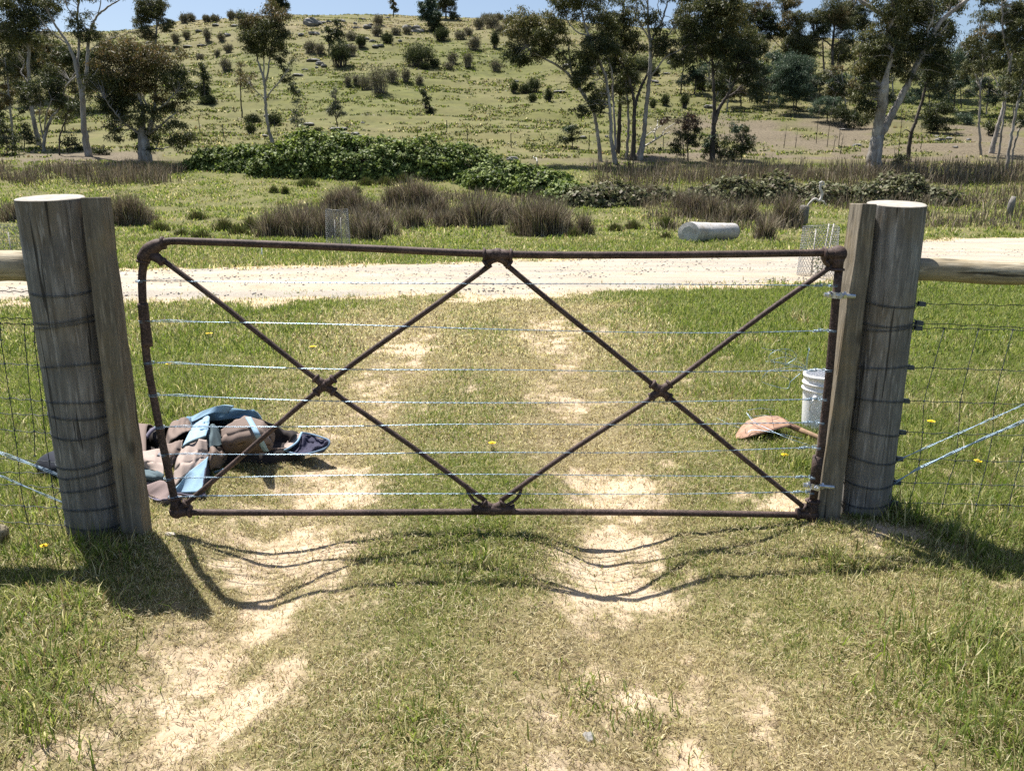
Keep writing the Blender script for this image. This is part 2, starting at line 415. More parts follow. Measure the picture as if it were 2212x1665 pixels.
# ------------------------------------------------------------------ ground sheet
def build_ground():
    r = np.concatenate([np.geomspace(2.3, 16, 430), np.geomspace(16, 240, 330)[1:], np.geomspace(240, 1150, 40)[1:]]); yy = r - 4.0
    u = np.linspace(-1, 1, 560); aa = 1.25 * (.62 * u + .38 * u ** 3)
    A, Yg = np.meshgrid(aa, yy); X = A * (Yg + 4.0)
    Z = ground_z(X, Yg)
    V = np.stack([X, Yg, Z], -1).reshape(-1, 3)
    nr, nc = X.shape
    i = np.arange(nr - 1)[:, None] * nc + np.arange(nc - 1)[None, :]
    Q = np.stack([i, i + 1, i + nc + 1, i + nc], -1).reshape(-1, 4)
    b, g, l, t, ri = masks(X.ravel(), Yg.ravel())
    o = fastmesh('ground', V, quads=Q, m=m_ground(), smooth=True)
    ca = o.data.color_attributes.new('Mask', 'FLOAT_COLOR', 'POINT')
    c4 = np.stack([b, g, l, np.ones_like(b)], -1).astype(np.float32); ca.data.foreach_set('color', c4.ravel())
    tag(o, kind='structure')
    xs = np.arange(-17, 32, .09); vs = np.linspace(0, 1, 46)
    n0 = np.interp(xs, NEX, NEY); n1 = np.interp(xs, FEX, FEY)
    Xr = np.repeat(xs[:, None], len(vs), 1); Yr = n0[:, None] - 1.0 + (n1 - n0 + 2.0)[:, None] * vs[None, :]
    ri = road_in(Xr, Yr)
    Zr = ground_z(Xr, Yr) - .05 + .085 * sstep(-.9, .5, ri) + (fbm(Xr * 4, Yr * 4, 71) - .5) * .035
    V = np.stack([Xr, Yr, Zr], -1).reshape(-1, 3); nr, nc = Xr.shape
    i = np.arange(nr - 1)[:, None] * nc + np.arange(nc - 1)[None, :]
    Q = np.stack([i, i + nc, i + nc + 1, i + 1], -1).reshape(-1, 4)
    tag(fastmesh('gravel_road', V, quads=Q, m=m_gravel(), smooth=True), kind='structure')
build_ground()

# ------------------------------------------------------------------ blades of grass
def blades(name, P, L, Wd, lean, col, m, curve=.6, parent=None, origin=(0, 0, 0), az=None, tipcol=None):
    N = len(P); P = np.asarray(P, float)
    a = rng.uniform(0, 2 * np.pi, N) if az is None else az
    d = np.stack([np.cos(a), np.sin(a), np.zeros(N)], -1)
    b = a + rng.uniform(-1.2, 1.2, N) + np.pi / 2
    w = np.stack([np.cos(b), np.sin(b), np.zeros(N)], -1) * (Wd * .5)[:, None]
    up = np.array([0, 0, 1.0])
    l1 = lean * curve; l2 = lean
    mid = P + (L * .55)[:, None] * (up * np.cos(l1)[:, None] + d * np.sin(l1)[:, None])
    tip = mid + (L * .45)[:, None] * (up * np.cos(l2 * 1.35)[:, None] + d * np.sin(l2 * 1.35)[:, None])
    V = np.stack([P - w, P + w, mid - w * .8, mid + w * .8, tip], 1).reshape(-1, 3)
    i = np.arange(N)[:, None] * 5
    Q = i + np.array([[0, 1, 3, 2]]); T = i + np.array([[2, 3, 4]])
    c = np.repeat(col[:, None, :], 5, 1)
    if tipcol is not None: c[:, 4] = tipcol; c[:, 2:4] = .5 * c[:, 2:4] + .5 * tipcol[:, None, :]
    return fastmesh(name, V, quads=Q, tris=T, col=c.reshape(-1, 3), m=m, parent=parent, origin=origin)

GREEN = np.array([[.10, .15, .03], [.15, .20, .042], [.20, .235, .065], [.27, .28, .10]])
DRY = np.array([[.48, .43, .23], [.60, .55, .34], [.40, .355, .175], [.20, .15, .08]])
def blade_cols(g, n):
    isg = rng.random(n) < g
    ci = np.where(isg[:, None], GREEN[rng.integers(0, 4, n)], DRY[rng.integers(0, 4, n)])
    return ci * rng.uniform(.75, 1.25, (n, 1))
def keepers(x, y, n):
    return (np.abs(x) < .76 * (y + 1.2)) & (y > 1.2)

def build_grass():
    P = []; L = []; Wd = []; Le = []; C = []
    # (from, to, density per m2, length, width)
    for y0, y1, dens, ln, wd in ((1.3, 3.0, 30000, .042, .0026), (3.0, 4.8, 20000, .048, .0033), (4.8, 7.5, 7500, .060, .0052), (7.5, 13, 2600, .075, .0095), (13, 27, 650, .11, .018)):
        hw = .76 * (y1 + 1.2); n = int(dens * 2 * hw * (y1 - y0))
        x = rng.uniform(-hw, hw, n); y = rng.uniform(y0, y1, n)
        k = keepers(x, y, n); x = x[k]; y = y[k]
        b, g, l, t, ri = masks(x, y); n = len(x)
        clump = fbm(x * 14, y * 14, 81, 2)
        bb = sstep(.2, .8, b + (clump - .5) * .9)
        p = (1 - .80 * bb) * np.clip(.6 + (clump - .4) * 2.2, .5, 1) * (ri < np.where(y < 14, rng.uniform(-.6, 1.0, n) ** 1, rng.uniform(-.5, .5, n)))
        k = rng.random(n) < p
        x, y, b, g, t, clump, bb = x[k], y[k], b[k], g[k], t[k], clump[k], bb[k]; n = len(x); g = g * (1 - .75 * bb); t = t * (1 - .5 * bb)
        P.append(np.stack([x, y, ground_z(x, y) - .004], -1))
        L.append(ln * (.4 + .75 * t) * rng.uniform(.5, 1.5, n) * (.7 + .6 * clump)); Wd.append(wd * rng.uniform(.7, 1.4, n))
        Le.append(np.clip(np.abs(rng.normal(.62, .42, n)) + .6 * (1 - t) * rng.random(n), 0, 1.5)); C.append(blade_cols(np.clip(g * 1.12 - .05, 0, 1), n))
    # longer tufts standing out of the turf
    for px, py, num, ln, rad, g in TUFTS:
        c = G(px, py); n = int(num * .9); ln = ln * .62; rad = rad * 1.4; a = rng.uniform(0, 6.28, n); r = rad * np.sqrt(rng.random(n)) * np.abs(rng.normal(.7, .35, n))
        x = c.x + r * np.cos(a); y = c.y + r * np.sin(a)
        P.append(np.stack([x, y, ground_z(x, y) - .01], -1)); L.append(ln * rng.uniform(.45, 1.25, n)); Wd.append(np.full(n, .0036 + .0005 * c.y) * rng.uniform(.7, 1.5, n))
        Le.append(np.clip(np.abs(rng.normal(.75, .4, n)), 0, 1.5)); C.append(blade_cols(np.full(n, g), n))
    tag(blades('grass', np.concatenate(P), np.concatenate(L), np.concatenate(Wd), np.concatenate(Le), np.concatenate(C), M_grass), 'short green and straw coloured grass growing on the track and paddock', 'grass', kind='stuff')
TUFTS = [(1820, 1225, 260, .16, .12, .6), (1790, 1215, 120, .14, .1, .6), (2000, 1400, 500, .17, .22, .75), (2120, 1380, 420, .20, .22, .8), (2050, 1520, 420, .16, .25, .8), (2190, 1620, 400, .2, .2, .8), (2150, 1480, 350, .22, .18, .85),
         (60, 1560, 400, .17, .2, .85), (120, 1430, 400, .16, .22, .7), (30, 1330, 420, .17, .25, .75), (180, 1300, 350, .15, .2, .75), (60, 1480, 300, .17, .2, .8), (220, 1210, 240, .17, .12, .8), (150, 1190, 320, .17, .18, .85), (60, 1200, 300, .16, .2, .85), (110, 1130, 260, .15, .2, .85), (30, 1110, 260, .17, .2, .85),
         (1940, 1120, 320, .24, .12, .8), (2000, 1110, 360, .26, .16, .82), (2080, 1095, 320, .25, .18, .82), (2160, 1150, 200, .2, .16, .75), (2060, 1170, 220, .22, .12, .75), (2190, 1080, 240, .22, .2, .8),
         (1700, 1000, 300, .18, .14, .9), (1735, 1015, 220, .18, .1, .9), (1690, 960, 200, .12, .15, .8), (1040, 1215, 200, .14, .1, .75), (960, 1225, 420, .1, .3, .7), (1110, 1180, 350, .1, .3, .7), (830, 1195, 260, .1, .15, .75), (1000, 1275, 360, .09, .3, .6),
         (900, 1560, 420, .11, .16, .75), (960, 1640, 300, .11, .2, .75), (1400, 1560, 200, .1, .15, .8), (1260, 1500, 220, .1, .15, .75), (380, 880, 420, .22, .3, .85), (330, 900, 380, .22, .25, .85), (450, 850, 420, .2, .35, .8), (270, 950, 200, .2, .2, .85), (60, 920, 420, .22, .4, .85), (100, 1020, 200, .18, .2, .85),
         (1000, 975, 200, .07, .25, .8), (1120, 880, 150, .06, .25, .7), (1720, 690, 60, .35, .08, .35), (1735, 700, 50, .3, .08, .35), (1900, 1000, 100, .15, .2, .8), (2050, 900, 200, .2, .4, .75), (2180, 880, 180, .22, .4, .75), (2120, 1000, 220, .2, .35, .8)]
build_grass()

def build_meadow():
    P = []; L = []; Wd = []; Le = []; C = []
    def put(x, y, ln, wd, cols, lean=.4, dz=.02):
        n = len(x); P.append(np.stack([x, y, ground_z(x, y) - dz], -1)); L.append(ln * rng.uniform(.5, 1.5, n)); Wd.append(wd * rng.uniform(.7, 1.4, n))
        Le.append(np.abs(rng.normal(lean, .3, n))); C.append(cols)
    # paddock beyond the road
    n = 260000; y = 20 + 36 * rng.random(n) ** .8; x = rng.uniform(-1, 1, n) * .78 * (y + 2)
    b, g, l, t, ri = masks(x, y); cl = fbm(x * 1.1, y * 1.1, 83, 3)
    k = (ri < -.1) & (rng.random(n) < np.clip(.2 + (cl - .35) * 3, .1, 1)); x, y, g, cl = x[k], y[k], g[k], cl[k]
    put(x, y, .10 + .22 * np.clip(cl - .35, 0, 1), .020 + .0006 * y, blade_cols(np.clip(g + .1, 0, 1), len(x)), .75)
    # hill pasture: low tussocks
    n = 150000; y = 58 + 135 * rng.random(n) ** 1.05; x = rng.uniform(-1, 1, n) * .78 * y
    cl = fbm(x / 3.2, y / 1.6, 85, 3); k = cl > rng.uniform(.42, .78, n); x, y = x[k], y[k]
    xx = []; yy = []
    for j in range(6):
        xx.append(x + rng.normal(0, .16, len(x))); yy.append(y + rng.normal(0, .12, len(x)))
    x = np.concatenate(xx); y = np.concatenate(yy); b, g, l, t, ri = masks(x, y)
    k = rng.random(len(x)) > l; x, y, g = x[k], y[k], g[k]
    put(x, y, .20, .05 + .0009 * y, blade_cols(np.clip(g * .97, 0, 1), len(x)) * rng.choice([.22, .4, .7, .9], len(x))[:, None], .8)  # randomly darkened blades stand in for the shadows of the tussocks
    tag(blades('meadow_grass', np.concatenate(P), np.concatenate(L), np.concatenate(Wd), np.concatenate(Le), np.concatenate(C), M_grass), 'green pasture grass covering the paddock and the hillside behind it', 'grass', kind='stuff')
    P.clear(); L.clear(); Wd.clear(); Le.clear(); C.clear()
    # tall dead grass along the creek line
    def rush_cols(n):
        return np.array([[.10, .078, .06], [.18, .145, .105], [.30, .25, .18], [.13, .125, .065]])[rng.integers(0, 4, n)] * rng.uniform(.75, 1.25, (n, 1))
    for (pa, pb, y0, y1, num, ln) in ((-150, 420, 46.5, 53.5, 9000, .75), (1230, 2420, 47, 54.5, 17000, .8), (1260, 2420, 38, 47, 9000, .55), (840, 1260, 39, 45, 3000, .55), (1950, 2420, 30, 38, 2500, .45), (540, 1280, 31, 40, 6500, .5), (1380, 1760, 29, 38, 3000, .45), (-50, 330, 34, 40, 1500, .45)):
        y = rng.uniform(y0, y1, num); s = (y * .97) / F; x = rng.uniform(pa - CX, pb - CX, num) * s
        cl = fbm(x / 1.4, y / 1.4, 87, 3); e = (x / s + CX - pa) / (pb - pa); v_ = (y - y0) / (y1 - y0); k = cl * np.clip(np.minimum(e, 1 - e) * 5 + .35, 0, 1) * np.clip(np.minimum(v_, 1 - v_) * 4 + .4, 0, 1) > rng.uniform(.3, .55, num); x, y = x[k], y[k]
        put(x, y, ln, .032, rush_cols(len(x)), .3)
    tag(blades('dry_grass', np.concatenate(P), np.concatenate(L), np.concatenate(Wd), np.concatenate(Le), np.concatenate(C), M_rush), 'tall brown dead grass along the foot of the hill', 'grass', kind='stuff')
build_meadow()

# ------------------------------------------------------------------ gate posts
YL, YR = 3.37, 3.55
def round_post(name, label, topc, topr, botc, botr, Yt, Yb, seed):
    """log post between two measured axis points, slightly irregular, flat sawn top"""
    a = at(*botc, Yb); a.z = gz(a.x, a.y) - .12; b = at(*topc, Yt)
    r0 = botr * pxscale(Yb, .1); r1 = topr * pxscale(Yt, 1.5)
    rs = np.random.default_rng(seed); n = 26; seg = 40; V = []; Fc = []
    ph = rs.uniform(0, 6.28, 4)
    for i in range(n):
        t = i / (n - 1); c = a.lerp(b, t); r = r0 + (r1 - r0) * t
        for k in range(seg):
            th = 2 * math.pi * k / seg
            q = r * (1 + .022 * math.sin(2 * th + ph[0]) + .018 * math.sin(3 * th + ph[1] + t * 1.1) + .012 * math.sin(5 * th + ph[2] + t * 2.5) + (rs.random() - .5) * .008)
            V.append((c.x + q * math.cos(th), c.y + q * math.sin(th), c.z + (.10 * q * math.sin(th) if i == n - 1 else 0)))
    for i in range(n - 1):
        for k in range(seg):
            k2 = (k + 1) % seg; Fc.append((i * seg + k, i * seg + k2, (i + 1) * seg + k2, (i + 1) * seg + k))
    m = MB(); m.add(V, Fc)
    o = thing(name, label, 'gate post', (a.x, a.y, gz(a.x, a.y)))
    m.build('post_shaft', M_post, o)
    e = MB(); ring = V[-seg:]; e.add([(b.x, b.y, b.z + .004)] + [(b.x + (p[0] - b.x) * .97, b.y + (p[1] - b.y) * .97, p[2] + .003) for p in ring] + ring,
                                     [(0, 1 + k, 1 + (k + 1) % seg) for k in range(seg)] + [(1 + k, 1 + seg + k, 1 + seg + (k + 1) % seg, 1 + (k + 1) % seg) for k in range(seg)])
    e.build('sawn_top', M_end, o, smooth=False)
    return o, a, b, r0, r1
left_post = round_post('gate_post', 'thick round grey log post beside the free end of the gate', (110, 428), 65, (212, 1158), 56, YL + .02, YL + .06, 3)
right_post = round_post('gate_post', 'thick round cracked log post on the hinge side of the gate, leaning outward', (1938, 441), 60, (1862, 1124), 52, YR + .04, YR + .06, 5)

def timber(name, label, tl, tr, bl, br, Y, depth, m=M_timber):
    q = [at(*p, Y) for p in (bl, br, tr, tl)]
    for p in q[:2]: p.z -= .03
    m_ = MB(); back = [Vector((p.x, p.y + depth, p.z)) for p in q]
    # subdivide along the length with a little waviness so the arrises are not ruler straight
    n = 14; V = []; Fc = []; rs = np.random.default_rng(int(tl[0]))
    for i in range(n):
        t = i / (n - 1)
        for (lo, hi) in ((q[0], q[3]), (q[1], q[2]), (back[1], back[2]), (back[0], back[3])):
            p = lo.lerp(hi, t); V.append((p.x + (rs.random() - .5) * .004, p.y + (rs.random() - .5) * .004, p.z))
    for i in range(n - 1):
        for k in range(4):
            k2 = (k + 1) % 4; Fc.append((i * 4 + k, i * 4 + k2, (i + 1) * 4 + k2, (i + 1) * 4 + k))
    Fc.append((3, 2, 1, 0)); Fc.append(tuple((n - 1) * 4 + k for k in range(4)))
    m_.add(V, Fc)
    c = (q[0] + q[1]) / 2
    o = m_.build(name, m, None, smooth=False, origin=(c.x, c.y + depth / 2, gz(c.x, c.y)))
    b = o.modifiers.new('bevel', 'BEVEL'); b.width = .004; b.segments = 2; b.limit_method = 'ANGLE'
    return tag(o, label, 'post')
timber('timber_post', 'square sawn timber upright fixed against the round post at the free end of the gate', (172, 427), (217, 426), (265, 1176), (314, 1174), YL - .035, .085)
timber('timber_post', 'square sawn timber upright carrying the gate hinges', (1863, 440), (1896, 441), (1762, 1130), (1812, 1134), YR - .05, .13)

# rails
def pole(name, label, p0, p1, r0, r1, m, notch=None):
    mb = MB(); n = 20; pts = [p0.lerp(p1, i / (n - 1)) + Vector((0, 0, .006 * math.sin(i * .9))) for i in range(n)]
    mb.tube(pts, [r0 + (r1 - r0) * i / (n - 1) for i in range(n)], 20)
    o = mb.build(name, m, None, origin=(p0 + p1) / 2)
    return tag(o, label, 'fence rail')
a = at(80, 577, YL + .02); b = at(-520, 574, YL + .02)
pole('fence_rail', 'round pole rail running left from the post at the free end of the gate', a, b, .066, .07, M_rail)
a = at(1930, 583, YR + .05); b = at(2780, 600, YR - .02)
pole('fence_rail', 'round cracked pole rail running right from the hinge side post', a, b, .052, .058, M_rail)

# ------------------------------------------------------------------ the pipe gate
def gy(px): return 3.42 + (px - 385) / 1360 * .08
def gp(px, py, dy=0): return at(px, py, gy(px) + dy)
gate = thing('pipe_gate', 'rusty pipe gate with zigzag braces and galvanised wires strung across it', 'gate', gp(1065, 1106))
def gpart(name, pts, rad, sides=14, m=M_rust, parent=gate, smooth=True):
    mb = MB(); mb.tube([gp(*p) for p in pts], rad, sides); return mb.build(name, m, parent)
def spl(pts, n=8):
    """Catmull-Rom through 2-D/3-D points"""
    P = [np.array(p, float) for p in pts]; P = [2 * P[0] - P[1]] + P + [2 * P[-1] - P[-2]]; out = []
    for i in range(1, len(P) - 2):
        for k in range(n):
            t = k / n; a, b, c, d = P[i - 1:i + 3]
            out.append(.5 * ((2 * b) + (-a + c) * t + (2 * a - 5 * b + 4 * c - d) * t * t + (-a + 3 * b - 3 * c + d) * t ** 3))
    out.append(P[-2]); return [tuple(q) for q in out]
gpart('top_rail', spl([(348, 526), (370, 521), (420, 522), (560, 527), (800, 537), (1075, 549), (1400, 551), (1800, 546)]), .0165)
gpart('bottom_rail', spl([(372, 1106), (700, 1107), (1065, 1105), (1400, 1107), (1750, 1112)]), .0155)
st = gpart('stile', spl([(331, 545), (314, 562), (307, 600), (310, 680), (318, 780), (340, 900), (362, 1010), (383, 1105)]), .0175)
mb = MB(); mb.tube([gp(*p) for p in spl([(308.5, 655), (312, 690), (319.5, 748)])], .0225, 16); mb.build('sleeve', M_rust, st)
st2 = gpart('stile', [(1815, 552), (1806, 640), (1792, 800), (1775, 960), (1752, 1112)], .0185)
mb = MB(); mb.tube([gp(*p) for p in [(1767, 985), (1764, 1010), (1760, 1045)]], .0245, 16); mb.build('sleeve', M_rust, st2)
X1, X2, TM, BM = (701, 832), (1427, 844), (1075, 556), (1065, 1088)
for pts in ([(345, 555), X1], [X1, (1062, 570)], [X1, (392, 1096)], [X1, (1050, 1080)], [(1090, 570), X2], [X2, (1806, 566)], [X2, (1080, 1080)], [X2, (1742, 1100)]):
    (a0, b0), (a1, b1) = pts; q = []
    for i in range(13):
        t = i / 12; q.append((a0 + (a1 - a0) * t + 1.6 * math.sin(t * 7 + a0), b0 + (b1 - b0) * t + 1.2 * math.sin(t * 5 + b0)))
    gpart('brace', q, .0122, 12)
def fitting(name, c, arms, r=.0185, core=.027, parent=gate):
    core *= 1.1; arms = [(d, ln * 1.16, rr * 1.1) for d, ln, rr in arms]
    """cast pipe fitting: short sockets with rolled collars meeting in a body"""
    C = gp(*c); mb = MB(); mb.ball(C, core, 14)
    for (dx, dy), ln, rr in arms:
        e = gp(c[0] + dx * 100, c[1] + dy * 100); d = (e - C).normalized()
        mb.tube([C, C + d * ln * .55, C + d * ln], [core * .98, rr * 1.02, rr], 14)
        k = C + d * ln; mb.tube([k - d * .008, k - d * .004, k + d * .003, k + d * .006], [rr * 1.05, rr * 1.32, rr * 1.32, rr], 14)
    return mb.build(name, M_rust, parent)
def dirn(a, b): d = (b[0] - a[0], b[1] - a[1]); l = math.hypot(*d); return (d[0] / l, d[1] / l)
for X in (X1, X2):
    o4 = [(345, 555), (1062, 570), (392, 1096), (1050, 1080)] if X is X1 else [(1090, 570), (1806, 566), (1080, 1080), (1742, 1100)]
    fitting('cross_fitting', X, [(dirn(X, q), .045, .0165) for q in o4], core=.024)
fitting('tee_fitting', (1075, 551), [((1, .02), .052, .0215), ((-1, -.02), .052, .0215), (dirn(TM, X1), .058, .0165), (dirn(TM, X2), .058, .0165)], core=.029)
fitting('tee_fitting', (1065, 1100), [(dirn(BM, X1), .05, .0165), (dirn(BM, X2), .05, .0165), ((1, 0), .085, .019), ((-1, 0), .085, .019)], core=.027)
fitting('corner_fitting', (1810, 549), [((-1, 0), .055, .0225), ((-.1, 1), .06, .025), (dirn((1806, 566), X2), .055, .0165)], core=.036)
fitting('corner_fitting', (1752, 1110), [((-1, 0), .058, .021), ((.13, -1), .06, .025), (dirn((1742, 1100), X2), .05, .0165)], core=.034)
fitting('corner_fitting', (382, 1104), [((1, 0), .055, .0215), ((-.13, -1), .06, .0225), (dirn((392, 1096), X1), .055, .0165)], core=.032)
# swept elbow at the free top corner
mb = MB(); mb.tube([gp(*p) for p in spl([(352, 526), (338, 531), (323, 541), (312, 556), (309, 566)])], [.0215, .027, .031, .029, .0225] if False else list(np.interp(np.linspace(0, 1, 33), [0, .2, .5, .8, 1], [.021, .028, .033, .03, .022])), 16)
for c, d in (((352, 525), (1, -.15)), ((309, 565), (-.1, 1))):
    C = gp(*c); e = (gp(c[0] + d[0] * 90, c[1] + d[1] * 90) - C).normalized(); mb.tube([C - e * .006, C - e * .003, C + e * .005, C + e * .008], [.021, .029, .029, .019], 14)
C = gp(326, 547); e = (gp(*X1) - C).normalized(); mb.tube([C, C + e * .05, C + e * .062, C + e * .068], [.028, .0185, .0235, .017], 14)
mb.build('corner_fitting', M_rust, gate)
gpart('support_hoop', spl([(1008, 1046), (1011, 1062), (1022, 1078), (1040, 1090), (1066, 1095), (1092, 1091), (1112, 1080), (1123, 1066), (1127, 1050)]), .008, 10)
# hinges: pipe band, threaded gudgeon and nuts
for (hx, hy, tx, ty, nm) in ((1806, 637, 1846, 640, 'a'), (1759, 1048, 1800, 1052, 'b')):
    h = MB(); C = gp(hx, hy); ax = (gp(hx - 3, hy + 30) - gp(hx + 3, hy - 30)).normalized()
    h.tube([C - ax * .014, C + ax * .014], .026, 18)
    T = gp(tx, ty); h.tube([C, T], .0125, 12)
    dd = (T - C).normalized(); h.tube([C - dd * .055, C - dd * .02], .0075, 10)
    h.tube([C - dd * .038 - ax * 0, C - dd * .029], .016, 6); h.tube([C + dd * .03, C + dd * .042], .0185, 6)
    f = Vector((0, -1, 0)); h.tube([C + f * .02, C + f * .05], .007, 8); h.tube([C + f * .03, C + f * .04], .0145, 6)
    h.tube([C - dd * .055 + ax * .008, C - dd * .03 + ax * .004, C + dd * .01], [.004, .010, .014], 8)
    h.build('hinge', M_zinc, gate, smooth=False)

# twisted two strand wires
def twisted(pts3, r=.0013, off=.0016, pitch=.062):
    mb = MB(); P = np.array(pts3); seg = np.linalg.norm(np.diff(P, axis=0), axis=1); s = np.concatenate([[0], np.cumsum(seg)])
    n = int(s[-1] / (pitch / 7)); t = np.linspace(0, s[-1], n); Q = np.stack([np.interp(t, s, P[:, k]) for k in range(3)], -1)
    ph = 2 * np.pi * t / pitch + .8 * np.sin(t * 2.1)
    for g in (0, math.pi):
        K = Q.copy(); K[:, 2] += off * np.cos(ph + g); K[:, 1] += off * np.sin(ph + g); mb.tube(K.tolist(), r, 4)
    return mb
wires = [([(303, 607), (700, 611), (1100, 613), (1300, 613), (1800, 617)]), ([(311, 694), (700, 700), (1100, 712), (1500, 719), (1797, 714)]),
         ([(322, 783), (700, 797), (1100, 799), (1500, 803), (1788, 799)]), ([(333, 853), (700, 866), (1000, 870), (1400, 868), (1778, 862)]),
         ([(345, 922), (700, 921), (1000, 916), (1400, 917), (1772, 912)]), ([(353, 981), (700, 981), (1000, 977), (1400, 977), (1764, 966)]),
         ([(364, 1033), (700, 1027), (1000, 1024), (1400, 1027), (1757, 1030)]), ([(374, 1073), (700, 1067), (1000, 1066), (1400, 1067), (1750, 1062)])]
for w in wires:
    P = [gp(x, y, -.012) for x, y in spl(w, 6)]
    mb = twisted(P)
    for (ex, ey), sgn in ((w[0], 1), (w[-1], -1)):          # tie-off: turns round the stile and a wrapped tail
        C = gp(ex, ey)
        for k in (-.004, .003): mb.tube([C + Vector((.0215 * math.cos(a_), .0215 * math.sin(a_), k)) for a_ in np.linspace(0, 6.28, 15)], .0015, 4, False)
        if sgn < 0:
            d = (P[-3] - P[-1]).normalized(); K = C + d * .05
            mb.tube([K + Vector((.0045 * math.cos(a_) * 0, .0055 * math.cos(a_), .0055 * math.sin(a_))) + d * a_ * .0012 for a_ in np.linspace(0, 31, 62)], .0017, 4)
            mb.tube([K, K + Vector((-.02, -.01, .012)), K + Vector((.03, -.02, .006))], .0016, 4)
        else:
            d = (P[3] - P[0]).normalized(); mb.tube([C + Vector((0, -.02, .004)), C + d * .12 + Vector((0, -.008, .010)), C + d * .3], .0015, 4)
    mb.build('wire', M_wire, gate)

# ------------------------------------------------------------------ stock mesh fences each side of the gate
def wire_fence(label, Y, rows, stays, diag, postx, wrap, side):
    o = thing('wire_fence', label, 'fence', at(rows[-1][0][0], rows[-1][0][1], Y))
    C, ra, rb, aa, bb = wrap
    for k, row in enumerate(rows):
        pts = [at(x, y, Y) for x, y in row]
        n = 60; q = []
        for i in range(n):
            t = i / (n - 1) * (len(pts) - 1); j = min(int(t), len(pts) - 2); p = pts[j].lerp(pts[j + 1], t - j)
            q.append(p + Vector((0, .003 * math.sin(i * 1.3), .0028 * math.sin(i * .75 + k))))
        mb = MB(); mb.tube(q, .0019, 5)
        e = pts[0]; t = (e.z - aa.z) / (bb.z - aa.z); c = aa.lerp(bb, t); r = ra + (rb - ra) * t + .004
        # the wire goes once round the post and is clamped to itself
        for dz, a0, a1 in ((0, -3.3, .2), (.006, -3.3, .2)):
            mb.tube([Vector((c.x + r * 1.012 * math.cos(a_), c.y + r * 1.012 * math.sin(a_), e.z + dz + .012 * math.sin(a_ * 1.3 + k))) for a_ in np.linspace(a0, a1, 26)], .0014, 4, False)
        edge = Vector((c.x + side * r, c.y, e.z))
        mb.tube([edge, e.lerp(edge, .4) + Vector((0, -.008, .006)), e], .0016, 5)
        mb.build('line_wire', M_dwire, o)
        if side > 0 or k in (1, 2, 9, 3, 4):
            j = MB(); d = Vector((side, 0, 0)); K = e + d * .012
            j.hexa([K + Vector((0, -.012, -.01)), K + Vector((.032, -.012, -.012)), K + Vector((.032, -.012, .008)), K + Vector((0, -.012, .012))],
                   [K + Vector((0, .006, -.01)), K + Vector((.032, .006, -.012)), K + Vector((.032, .006, .008)), K + Vector((0, .006, .012))])
            j.tube([K + Vector((.004, -.012, .004)), K + Vector((-.02, -.02, -.018)), K + Vector((-.045, -.01, -.03))], .0017, 4)
            j.build('wire_joiner', M_clamp, o, smooth=False)
    for s in stays:
        P = [at(x, y, Y + .004) for x, y in spl(s, 4)]
        mb = MB(); mb.tube(P, .0019, 5)
        for x, y in s:                                    # knots where it crosses the line wires
            mb.ball(at(x, y, Y + .002), .0042, 6, sc=(1.5, 1, 1))
        mb.build('stay_wire', M_dwire, o)
    for d in diag:
        mb = twisted([at(x, y, Y - .012) for x, y in d], .0017, .0035, .35); mb.build('brace_wire', M_wire, o)
    return o
z4 = lambda pts: [(1840.4 + .3187 * x, 672.4 + .3187 * y) for x, y in pts]
rowsR = [[(1977, 656), (2212, 660), (2700, 668)], [(1972, 697), (2212, 708), (2700, 722)], [(1970, 708), (2212, 713), (2700, 722)], [(1953, 793), (2212, 801), (2700, 812)], [(1943, 865), (2212, 873), (2700, 884)],
         [(1936, 933), (2212, 941), (2700, 950)], [(1930, 990), (2212, 998), (2700, 1006)], [(1925, 1041), (2212, 1049), (2700, 1056)], [(1920, 1085), (2212, 1092), (2700, 1098)], [(1921, 1118), (2212, 1127), (2700, 1132)]]
staysR = [z4(q) for q in ([(410, 118), (345, 375), (330, 600), (330, 610)], [(625, 120), (550, 387), (490, 610), (480, 820), (458, 1010), (428, 1162), (390, 1295), (380, 1405)], [(860, 122), (785, 391), (735, 618), (722, 830), (700, 1016), (650, 1168), (615, 1302), (600, 1410)],
          [(1092, 126), (1017, 395), (965, 624), (952, 836), (917, 1019), (878, 1172), (845, 1307), (820, 1415)], [(1330, 130), (1255, 400), (1195, 630), (1180, 840), (1142, 1022), (1098, 1177), (1066, 1310), (1040, 1420)], [(1560, 134), (1480, 404), (1420, 634), (1405, 845), (1370, 1028), (1325, 1182), (1290, 1315), (1265, 1424)], [(1790, 138), (1710, 408), (1650, 640), (1630, 850), (1600, 1034), (1555, 1188), (1520, 1320), (1490, 1428)])]
diagR = [z4([(255, 1032), (720, 828), (1166, 632), (2100, 230)]), z4([(245, 1185), (430, 1078), (950, 838), (1166, 752), (2100, 340)]), z4([(245, 1195), (440, 1066), (950, 832), (1166, 738), (2100, 325)])]
wire_fence('knotted wire mesh fence to the right of the hinge side post', YR, rowsR, staysR, diagR, 0, (right_post[1], right_post[3], right_post[4], right_post[1], right_post[2]), 1)
z1 = lambda pts: [(.3187 * x, 708 + .3187 * y) for x, y in pts]
